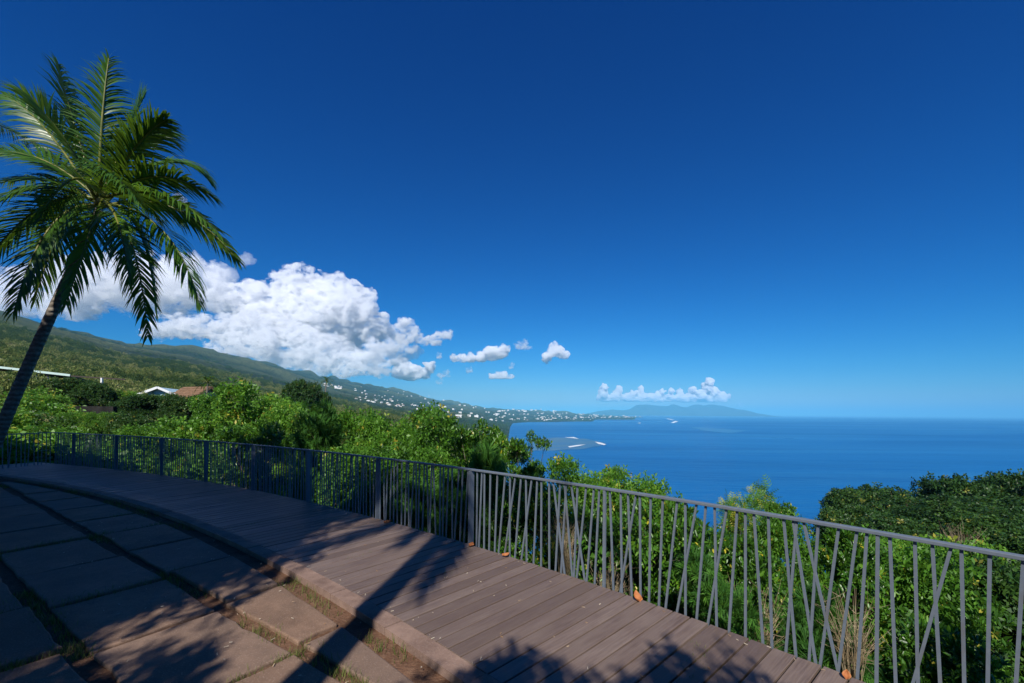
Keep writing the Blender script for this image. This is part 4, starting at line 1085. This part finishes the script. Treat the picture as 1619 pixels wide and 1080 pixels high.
for k, px in enumerate(range(106, 190, 14)):
    plant('leafy_a', px, 651, 35, 32, 'hedge_bush', ['clipped hedge bush nearest the palm trunk', 'second clipped hedge bush counted from the palm trunk', 'third clipped hedge bush counted from the palm trunk', 'fourth clipped hedge bush counted from the palm trunk', 'fifth clipped hedge bush counted from the palm trunk', 'clipped hedge bush farthest from the palm trunk'][k], 'shrub', 'bushes of the clipped hedge')

# shade trees behind the viewer, whose shadows fall over the paving
for x, y, h, r, lab in [(-9.9, -3.8, 11.0, 5.4, 'wide shade tree behind the viewer, over the paving'), (-10.6, 1.6, 11.0, 5.4, 'wide shade tree beside the terrace, outside the frame'),
                        (-17.0, 3.4, 11.0, 5.6, 'shade tree beside the far end of the terrace, outside the frame'), (-6.8, -7.8, 12.5, 3.6, 'tall shade tree farther behind the viewer'), (-5.3, -0.9, 11.0, 2.5, 'slender shade tree at the edge of the paving, outside the frame'), (-7.5, -1.0, 9.0, 3.4, 'smaller shade tree at the edge of the paving, outside the frame'), (-15.5, -4.5, 12, 6.0, 'shade tree behind the terrace on the palm side')]:
    plant_at('shade_a', x, y, -0.06, h, r, 'shade_tree', lab, 'tree', 'shade trees behind the viewer', rot=x)
for x, y, h, r, lab in [(0.8, -3.25, 5.2, 1.7, 'low leafy tree close behind the viewer on the deck side'), (-0.8, -3.35, 5.2, 1.7, 'low leafy tree directly behind the viewer'), (-3.1, -3.1, 5.4, 1.7, 'low leafy tree behind the viewer on the paving side')]:
    plant_at('dark_b', x, y, -0.06, h, r, 'leafy_tree', lab, 'tree', 'shade trees behind the viewer', rot=x)
plant_at('broad_c', 5.3, -2.2, -0.06, 6.2, 1.9, 'leafy_tree', 'leafy tree behind the viewer on the railing side', 'tree', 'shade trees behind the viewer', rot=3.0)
round_palm((-1.88, -2.0, -0.06), (0.1, 0.3, 0), 9.7, 26, 3.3, 'coconut palm behind the viewer whose trunk shadow crosses the deck', r0=0.17)

# ------------------------------------------------------------------ masses of small growth


def scatter(name, protos, P, rot, scl, which, label, cat):
    """uncountable growth: copies of a few clumps spread over points"""
    me = bpy.data.meshes.new(name); me.vertices.add(len(P)); me.vertices.foreach_set('co', np.asarray(P, np.float32).ravel())
    for nm, ty, data in (('rot', 'FLOAT_VECTOR', rot), ('scl', 'FLOAT_VECTOR', scl)):
        a = me.attributes.new(nm, ty, 'POINT'); a.data.foreach_set('vector', np.asarray(data, np.float32).ravel())
    a = me.attributes.new('which', 'INT', 'POINT'); a.data.foreach_set('value', np.asarray(which, np.int32))
    o = obj(name, me)
    ng = bpy.data.node_groups.new(name, 'GeometryNodeTree')
    ng.interface.new_socket('Geometry', in_out='INPUT', socket_type='NodeSocketGeometry'); ng.interface.new_socket('Geometry', in_out='OUTPUT', socket_type='NodeSocketGeometry')
    N, Lk = ng.nodes, ng.links; gi, go, jn = N.new('NodeGroupInput'), N.new('NodeGroupOutput'), N.new('GeometryNodeJoinGeometry')

    def attr(nm, ty):
        x = N.new('GeometryNodeInputNamedAttribute'); x.data_type = ty; x.inputs[0].default_value = nm; return x.outputs[0]
    ar, asx, aw = attr('rot', 'FLOAT_VECTOR'), attr('scl', 'FLOAT_VECTOR'), attr('which', 'INT')
    for i, pm in enumerate(protos):
        po = bpy.data.objects.new(name + '_clump', pm)
        oi = N.new('GeometryNodeObjectInfo'); oi.inputs['Object'].default_value = po
        cmp_ = N.new('FunctionNodeCompare'); cmp_.data_type = 'INT'; cmp_.operation = 'EQUAL'; Lk.new(aw, cmp_.inputs[2]); cmp_.inputs[3].default_value = i
        ip = N.new('GeometryNodeInstanceOnPoints'); Lk.new(gi.outputs[0], ip.inputs['Points']); Lk.new(cmp_.outputs[0], ip.inputs['Selection']); Lk.new(oi.outputs['Geometry'], ip.inputs['Instance'])
        Lk.new(ar, ip.inputs['Rotation']); Lk.new(asx, ip.inputs['Scale']); Lk.new(ip.outputs[0], jn.inputs[0])
    Lk.new(jn.outputs[0], go.inputs[0])
    md = o.modifiers.new('scatter', 'NODES'); md.node_group = ng
    return tag(o, label, cat, kind='stuff')


def clump(key, n, size, mat, seed, flat=0.75, tpl='cluster'):
    g = np.random.default_rng(seed); rn = random.Random(seed)
    nl = 6; C = g.normal(0, 0.32, (nl, 3)) * [1, 1, 0.4] + [0, 0, 0.42]; RR = g.uniform(0.28, 0.46, nl); k = g.integers(0, nl, n)
    d = unit(g.normal(size=(n, 3))); d[:, 2] = np.abs(d[:, 2]) * 1.0 - 0.15; P = C[k] + d * RR[k][:, None] * [1, 1, flat]; P[:, 2] = np.maximum(P[:, 2], -0.1)
    D = unit(d + g.normal(0, 0.6, d.shape)); U = unit(d + [0, 0, 0.8] + g.normal(0, 0.3, d.shape)); S = size * g.uniform(0.6, 1.3, n)
    a, b = tpl_feather(5) if tpl == 'feather' else (tpl_broad() if tpl == 'broad' else tpl_cluster(rn, 5))
    V, Q, T = spray(a, b, P, D, U, S, np.clip(0.45 + g.normal(0, 0.2, n), 0, 0.95))
    return mesh_quads(key, V, Q, [mat], T)


# undergrowth on the slope just below the terrace
g = np.random.default_rng(77)
n = 1500; s_ = g.uniform(0.2, LEN, n); o_ = 0.35 + 13 * g.random(n) ** 1.5
P = np.array([tuple(edge(a, b)[0]) for a, b in zip(s_, o_)])
z = land(P[:, 0], P[:, 1]); sz = np.clip(0.35 + 0.13 * o_, 0.4, 1.6) * g.uniform(0.7, 1.3, n)
m = ((P[:, 1] > 0.3) & (z + sz * 1.1 < np.where(o_ < 3, -0.05, 1.0)))
m &= ~((o_ < 1.2) & (g.random(n) < 0.3))
under = [clump('undergrowth a', 150, 0.34, M['feather'], 5, tpl='feather'), clump('undergrowth b', 420, 0.15, M['broad'], 6, tpl='broad'), clump('undergrowth c', 170, 0.26, M['needle'], 7, tpl='cluster')]
scatter('undergrowth', under, np.c_[P, z - 0.1][m], np.c_[np.zeros(n), np.zeros(n), g.uniform(0, 6.28, n)][m], np.repeat(sz[m][:, None], 3, 1), g.integers(0, 3, n)[m], 'green undergrowth covering the slope below the railing', 'undergrowth')

# thickets on the near valley side
n = 900; az = g.uniform(rad(-56), rad(-5), n); r = np.exp(g.uniform(math.log(24), math.log(85), n))
x, y = r * np.sin(az), r * np.cos(az); z = land(x, y); sz = g.uniform(1.6, 3.4, n)
thick = [clump('thicket a', 420, 0.17, M['feather'], 15), clump('thicket b', 420, 0.16, M['dark'], 16), clump('thicket c', 420, 0.16, M['scrub'], 17)]
wh = np.where(r < 50, g.choice(3, n, p=[0.7, 0.2, 0.1]), g.choice(3, n, p=[0.35, 0.25, 0.4]))
scatter('thicket', thick, np.c_[x, y, z - 0.4], np.c_[np.zeros(n), np.zeros(n), g.uniform(0, 6.28, n)], np.c_[sz, sz, sz * g.uniform(0.7, 1.1, n)], wh, 'continuous thicket on the valley side behind the far railing', 'thicket')

# scrub on the hillside
n = 12000; az = g.uniform(rad(-56), rad(-4), n); r = np.exp(g.uniform(math.log(70), math.log(1100), n))
x, y = r * np.sin(az), r * np.cos(az); z = land(x, y); pat = np.array([mnoise.noise((a * 0.012, b * 0.012, 4.0)) for a, b in zip(x, y)])
sz = g.uniform(1.8, 3.6, n) * (0.7 + 0.4 * np.minimum(r / 300, 2.2)); m = pat > -0.38
wh = np.where((pat > 0.25) | ((r > 420) & (pat > -0.05)), 1, 0)
scatter('hillside_scrub', [clump('scrub a', 380, 0.15, M['scrub'], 25), clump('scrub b', 330, 0.18, M['forest'], 26)], np.c_[x, y, z - 0.4][m],
        np.c_[np.zeros(n), np.zeros(n), g.uniform(0, 6.28, n)][m], np.c_[sz, sz, sz * g.uniform(0.9, 1.7, n)][m], wh[m], 'olive scrub covering the hillside behind the houses', 'scrub')

# far woods on the mountain side and between the town's houses
n = 16000; az = g.uniform(rad(-54), rad(17), n); r = np.exp(g.uniform(math.log(900), math.log(7000), n))
x, y = r * np.sin(az), r * np.cos(az); z = land(x, y); pat = np.array([mnoise.noise((a * 0.0022, b * 0.005, 9.0)) for a, b in zip(x, y)])
m = (z > SEA + 1.5) & (pat > -0.2) & ((spur(x, y) < 0.36) | (z < 0)); sz = g.uniform(4.5, 9, n) * np.minimum(1.5, 0.8 + r / 5000)
scatter('woods', [clump('woods a', 90, 0.3, M['forest'], 35)], np.c_[x, y, z - 1][m], np.c_[np.zeros(n), np.zeros(n), g.uniform(0, 6.28, n)][m],
        np.c_[sz, sz, sz * 0.75][m], np.zeros(n, int)[m], 'far woods on the slopes above the coastal town', 'woods')

# ------------------------------------------------------------------ buildings near the terrace, across the little valley


def oriented(px, d, yaw):
    p = at(px, hz(px), d); return Vector((p.x, p.y, 0)), Matrix.Rotation(yaw, 3, 'Z')


def gable_house(name, label, px, py_ridge, d, w, dep, wall_h, roof_h, yaw, wall, roof, rows=0):
    """a house with gable end towards the viewer; the ridge meets this pixel"""
    top = at(px, py_ridge, d); z0 = top.z - wall_h - roof_h
    root = tag(empty(name, (top.x, top.y, z0)), label, 'house'); root.rotation_euler = (0, 0, yaw)
    g0 = min(0.0, land1(top.x, top.y) - z0) - 1.5
    a, b = w / 2, dep / 2
    MB().add([(-a, -b, g0), (a, -b, g0), (a, b, g0), (-a, b, g0), (-a, -b, wall_h), (a, -b, wall_h), (a, b, wall_h), (-a, b, wall_h), (0, -b, wall_h + roof_h - 0.1), (0, b, wall_h + roof_h - 0.1)],
             [(0, 1, 5, 8, 4), (2, 3, 7, 9, 6), (1, 2, 6, 5), (3, 0, 4, 7), (0, 3, 2, 1)]).build('wall', wall, root)
    rf = None
    for sgn in (-1, 1):
        e, th, ov = 0.5, 0.12, 0.6; k = roof_h / a
        p = [(0, -b - ov, wall_h + roof_h), (0, b + ov, wall_h + roof_h), (sgn * (a + e), b + ov, wall_h - e * k), (sgn * (a + e), -b - ov, wall_h - e * k)]
        r = MB().hexa([(x, y, z - th) for x, y, z in p] + p).build('roof', roof, root)
        if rows:
            for i in range(rows):
                t0, t1 = i / rows, (i + 1.25) / rows; z = lambda t_: wall_h + roof_h - t_ * (roof_h + e * k)
                MB().hexa([(sgn * t0 * (a + e), -b - ov, z(t0) + 0.02), (sgn * t0 * (a + e), b + ov, z(t0) + 0.02), (sgn * t1 * (a + e), b + ov, z(t1) + 0.02), (sgn * t1 * (a + e), -b - ov, z(t1) + 0.02),
                           (sgn * t0 * (a + e), -b - ov, z(t0) + 0.06), (sgn * t0 * (a + e), b + ov, z(t0) + 0.06), (sgn * t1 * (a + e), b + ov, z(t1) + 0.22), (sgn * t1 * (a + e), -b - ov, z(t1) + 0.22)]).build('thatch_layer', roof, r)
    for x in (-a * 0.45, a * 0.45):
        wdw = MB().box((x, -b - 0.02, wall_h * 0.55), (w * 0.18, 0.06, wall_h * 0.4)).build('window', M['glass_dark'], root)
        MB().box((x, -b - 0.04, wall_h * 0.55 - wall_h * 0.22), (w * 0.21, 0.1, 0.08)).build('sill', M['white_wall'], wdw)
    for sgn in (-1, 1):      # barge boards along the gable
        k = roof_h / a
        MB().bar((0, -b - 0.66, wall_h + roof_h - 0.06), (sgn * (a + 0.5), -b - 0.66, wall_h - 0.5 * k - 0.06), 0.06, 0.3, (0, 1, 0)).build('barge_board', M['roof_white'] if not rows else M['thatch'], root)
    return root


gable_house('gabled_house', 'house with pale blue metal gable roof among the trees', 266, 614, 62, 4.0, 6, 1.9, 0.95, rad(20), M['roof_blue'], M['roof_blue'])
gable_house('thatched_house', 'low house with brown thatched roof beside the blue roof', 312, 612, 60, 3.6, 4.6, 1.6, 1.3, rad(68), M['cream_wall'], M['thatch'], rows=5)
# long open shed with a pale edge to its roof
p0, p1, p2 = at(-25, 578, 60), at(112, 593.5, 62), at(198, 599, 63)
shed = tag(empty('open_shed', (p1.x, p1.y, land1(p1.x, p1.y))), 'long low open shed with pale roof edge behind the palm trunk', 'building')
sl = shed.location.copy(); L = lambda p: p - sl
back = Vector((-2.5, 6.0, -0.5))
MB().hexa([L(p0) - Vector((0, 0, 0.2)), L(p1) - Vector((0, 0, 0.2)), L(p1) + back - Vector((0, 0, 0.2)), L(p0) + back - Vector((0, 0, 0.2)), L(p0), L(p1), L(p1) + back, L(p0) + back]).build('roof', M['dark_wood'], shed)
MB().bar(L(p0) + Vector((0, -0.1, 0)), L(p1) + Vector((0, -0.1, 0)), 0.08, 0.30, (0, 1, 0)).build('fascia', M['pale_roof'], shed)
MB().bar(L(p1) + Vector((0.05, 0, -0.1)), L(p2) + Vector((0, 0, -0.1)), 0.12, 0.2, (0, 1, 0)).build('beam', M['dark_wood'], shed)
for t_ in (0.02, 0.35, 0.7, 0.98):
    q = L(p0.lerp(p1, t_)); MB().bar(q - Vector((0, -0.3, 0.2)), Vector((q.x, q.y + 0.3, -3)), 0.2, 0.2, (1, 0, 0)).build('post', M['dark_wood'], shed)
q = L(at(161, 597.5, 62.4)); MB().bar(q, q - Vector((0, 0, 3.6)), 0.22, 0.22, (1, 0, 0)).build('post', M['white_wall'], shed)['label'] = 'white post under the thin beam'
q0, q1 = L(p0) + back, L(p1) + back
MB().bar(q0 - Vector((0, 0.2, 2.2)), q1 - Vector((0, 0.2, 2.2)), 0.2, 3.6, (0, 1, 0)).build('back_wall', M['dark_wood'], shed)


def car(px, py, d, yaw, label):
    p = at(px, py, d); root = tag(empty('parked_car', (p.x, p.y, p.z - 1.45)), label, 'car', 'cars parked under the shed'); root.rotation_euler = (0, 0, yaw)
    MB().add([(-2.1, -.8, .3), (2.1, -.8, .3), (2.1, .8, .3), (-2.1, .8, .3), (-2.1, -.85, .75), (2.15, -.85, .7), (2.15, .85, .7), (-2.1, .85, .75), (-1.9, -.8, .9), (1.0, -.8, .95), (1.0, .8, .95), (-1.9, .8, .9)],
             [(0, 3, 2, 1), (0, 1, 5, 4), (1, 2, 6, 5), (2, 3, 7, 6), (3, 0, 4, 7), (4, 5, 9, 8), (5, 6, 10, 9), (6, 7, 11, 10), (7, 4, 8, 11), (8, 9, 10, 11)]).build('body', M['car_white'], root)
    MB().hexa([(-1.8, -.78, .9), (0.95, -.78, .93), (0.95, .78, .93), (-1.8, .78, .9), (-1.4, -.62, 1.42), (.2, -.62, 1.45), (.2, .62, 1.45), (-1.4, .62, 1.42)]).build('window', M['glass_dark'], root)
    MB().box((-0.6, 0, 1.46), (1.6, 1.26, 0.05)).build('roof', M['car_white'], root)
    for x in (-1.3, 1.35):
        for y in (-0.8, 0.8): MB().tube([(x, y - .1, .32), (x, y + .1, .32)], [.32, .32], 14).build('wheel', M['rubber'], root)


car(50, 594, 58, rad(10), 'white car parked under the shed right beside the palm trunk')
car(66, 597, 59, rad(-12), 'white car parked under the shed farther from the palm trunk')
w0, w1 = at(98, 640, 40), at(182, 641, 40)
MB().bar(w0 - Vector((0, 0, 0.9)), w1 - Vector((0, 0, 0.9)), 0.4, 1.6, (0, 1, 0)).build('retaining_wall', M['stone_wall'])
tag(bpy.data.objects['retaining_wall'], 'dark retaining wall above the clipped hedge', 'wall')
p = at(325, 606, 56)
round_palm((p.x, p.y, land1(p.x, p.y)), (0.3, 0, 0), p.z - land1(p.x, p.y), 14, 2.0, 'small palm growing beside the thatched roof', rn=random.Random(19), n=26, r0=0.14)
p = at(513, 603, 95)
round_palm((p.x, p.y, land1(p.x, p.y)), (0.4, 0, 0), p.z - land1(p.x, p.y), 14, 2.2, 'lone palm in front of the uppermost white houses', rn=random.Random(29), n=24, r0=0.16)

# ------------------------------------------------------------------ the far town
def house_mesh(key, w, d, h, rh, wall, roof, flat=False):
    a, b = w / 2, d / 2; mb = MB().box((0, 0, h / 2 - 2), (w, d, h + 4)); nf = len(mb.f); e = 0.6
    if flat: mb.box((0, 0, h + 0.2), (w + 0.4, d + 0.4, 0.5))
    else: mb.add([(-a - e, -b - e, h), (a + e, -b - e, h), (a + e, b + e, h), (-a - e, b + e, h), (-a * 0.5, 0, h + rh), (a * 0.5, 0, h + rh)], [(0, 1, 5, 4), (2, 3, 4, 5), (1, 2, 5), (3, 0, 4), (3, 2, 1, 0)])
    me = mb.mesh(key, wall); me.materials.append(roof)
    for i, pl in enumerate(me.polygons): pl.material_index = 0 if i < nf else 1
    return me


HM = [house_mesh('white house', 13, 9, 4.5, 2.6, M['white_wall'], M['roof_white']), house_mesh('red roof house', 13, 10, 5, 2.8, M['white_wall'], M['roof_red']),
      house_mesh('flat house', 17, 11, 8, 0, M['white_wall'], M['roof_white'], True), house_mesh('cream house', 14, 10, 5, 2.6, M['cream_wall'], M['roof_white']), house_mesh('grey roof house', 14, 10, 5, 2.6, M['white_wall'], M['roof_grey'])]
rh_ = random.Random(41)
LAB = ['small white house on the far hillside above the coast', 'small white house in the crowded far coastal town', 'small white building on the low far cape']
GRP = ['white houses on the far hillside', 'white houses of the far coastal town', 'white buildings on the far cape']
spots = []
for zone, cnt, (x0, x1), (ya, yb), spread in [(0, 22, (512, 545), (609, 615), 1.0), (0, 34, (560, 640), (617, 640), 1), (0, 40, (610, 715), (623, 650), 1), (0, 8, (622, 660), (638, 645), 1), (1, 30, (700, 800), (640, 662), 1), (1, 70, (775, 880), (648, 666), 1), (2, 60, (850, 945), (653, 664.5), 1), (2, 30, (935, 1012), (655, 661), 1)]:
    made = 0; tries = 0
    while made < cnt and tries < cnt * 40:
        tries += 1; px = rh_.uniform(x0, x1); f = rh_.random(); py = ya + (yb - ya) * f + (px - (x0 + x1) / 2) / (x1 - x0) * (8 if zone == 0 else 0)
        # walk along the sight line until it meets the land
        r0 = ray(px, py); prev = None; hit = None
        dd = np.exp(np.linspace(math.log(700), math.log(8500), 160)); xs, ys, zs = r0.x * dd, r0.y * dd, EYE + r0.z * dd
        lz = land(xs, ys); below = np.where(zs < lz)[0]
        if not len(below): continue
        i = below[0]
        if lz[i] < SEA + 1.5: continue
        spots.append((zone, xs[i], ys[i], lz[i], dd[i])); made += 1
for zone, x, y, z, d in spots[:300]:
    k = rh_.choice([0, 0, 0, 2, 3, 4, 1] if zone == 0 else [0, 0, 2, 2, 3, 1, 4])
    o = obj('town_house', HM[k]); o.location = (x, y, z); o.rotation_euler = (0, 0, rh_.uniform(-0.5, 0.5) + (1.57 if rh_.random() < 0.4 else 0)); sca = rh_.uniform(0.5, 1.0) * (0.42 + d / 8000); sca *= 1.0 if zone == 0 else 1.3; o.scale = (sca * rh_.uniform(0.9, 1.7), sca, sca * rh_.uniform(0.75, 1.1))
    tag(o, LAB[zone], 'house', GRP[zone])

# ------------------------------------------------------------------ haze
t = NT('sea haze'); v = t.n('ShaderNodeVolumePrincipled'); v.inputs['Color'].default_value = (0.17, 0.56, 0.82, 1); v.inputs['Density'].default_value = 9.0e-5; v.inputs['Anisotropy'].default_value = -0.35
t.l(v.outputs[0], t.out.inputs['Volume'])
tag(MB().box((0, 0, (460 - 78) / 2), (160000, 160000, 460 + 78)).build('haze', t.m), 'thin blue sea haze over the far coast', 'haze', kind='stuff')

# ------------------------------------------------------------------ litter on the deck
def dead_leaf(s, off, yaw, L, curl, label):
    p, tg, n = edge(s, off); V, F = [], []
    for i in range(7):
        f = i / 6; w = 0.42 * L * math.sin(math.pi * min(1, 0.12 + 0.88 * f)) ** 0.8
        for j in (-1, -0.5, 0, 0.5, 1): V.append(((f - 0.5) * L, j * w, 0.004 + curl * L * (abs(j) ** 1.5 * 0.5 + (f - 0.4) ** 2)))
    for i in range(6):
        for j in range(4): F.append((i * 5 + j, i * 5 + j + 1, i * 5 + j + 6, i * 5 + j + 5))
    o = MB().add(V, F).build('dead_leaf', M['deadleaf'], smooth=True); o.location = (p.x, p.y, 0.004); o.rotation_euler = (0.1, -0.5 if curl > 0.5 else -0.05, yaw)
    md = o.modifiers.new('t', 'SOLIDIFY'); md.thickness = 0.0015
    tag(o, label, 'leaf', 'dead leaves on the deck')


dead_leaf(18.72, -0.02, 2.0, 0.10, 0.8, 'large curled orange dead leaf at the deck edge by the bright post')
dead_leaf(14.62, -0.06, 0.5, 0.12, 0.4, 'reddish dead leaf at the deck edge where the sun begins')
dead_leaf(16.42, -0.03, 1.2, 0.09, 0.5, 'small dead leaf at the foot of the wide dark post')
dead_leaf(17.02, -0.02, 0.3, 0.09, 0.5, 'small tan dead leaf at the deck edge between two posts')
dead_leaf(20.3, -0.02, 0.9, 0.06, 0.6, 'brown dead leaf at the deck edge by the nearest post')
rc = random.Random(8); V, F = MB(), None
for _ in range(420):
    if rc.random() < 0.5: s_ = rc.uniform(10, 22); o_ = rc.choice([-0.03, -1.75, -1.7]) + rc.gauss(0, 0.03) if rc.random() < 0.5 else rc.uniform(-1.7, -0.02); p = edge(s_, o_)[0]; z = 0.003
    else: p = edge(rc.uniform(10, 20), rc.uniform(-3.4, -2.0))[0]; z = -0.008
    a = rc.uniform(0, 3.14); l = rc.uniform(0.004, 0.016); w = rc.uniform(0.002, 0.006); d = Vector((math.cos(a), math.sin(a), 0))
    V.bar(Vector((p.x, p.y, z)) - d * l, Vector((p.x, p.y, z + 0.003)) + d * l, w, 0.003, (-d.y, d.x, 0.1))
tag(V.build('debris', M['crumb']), 'small dry leaf litter scattered on the deck and paving', 'litter', kind='stuff')
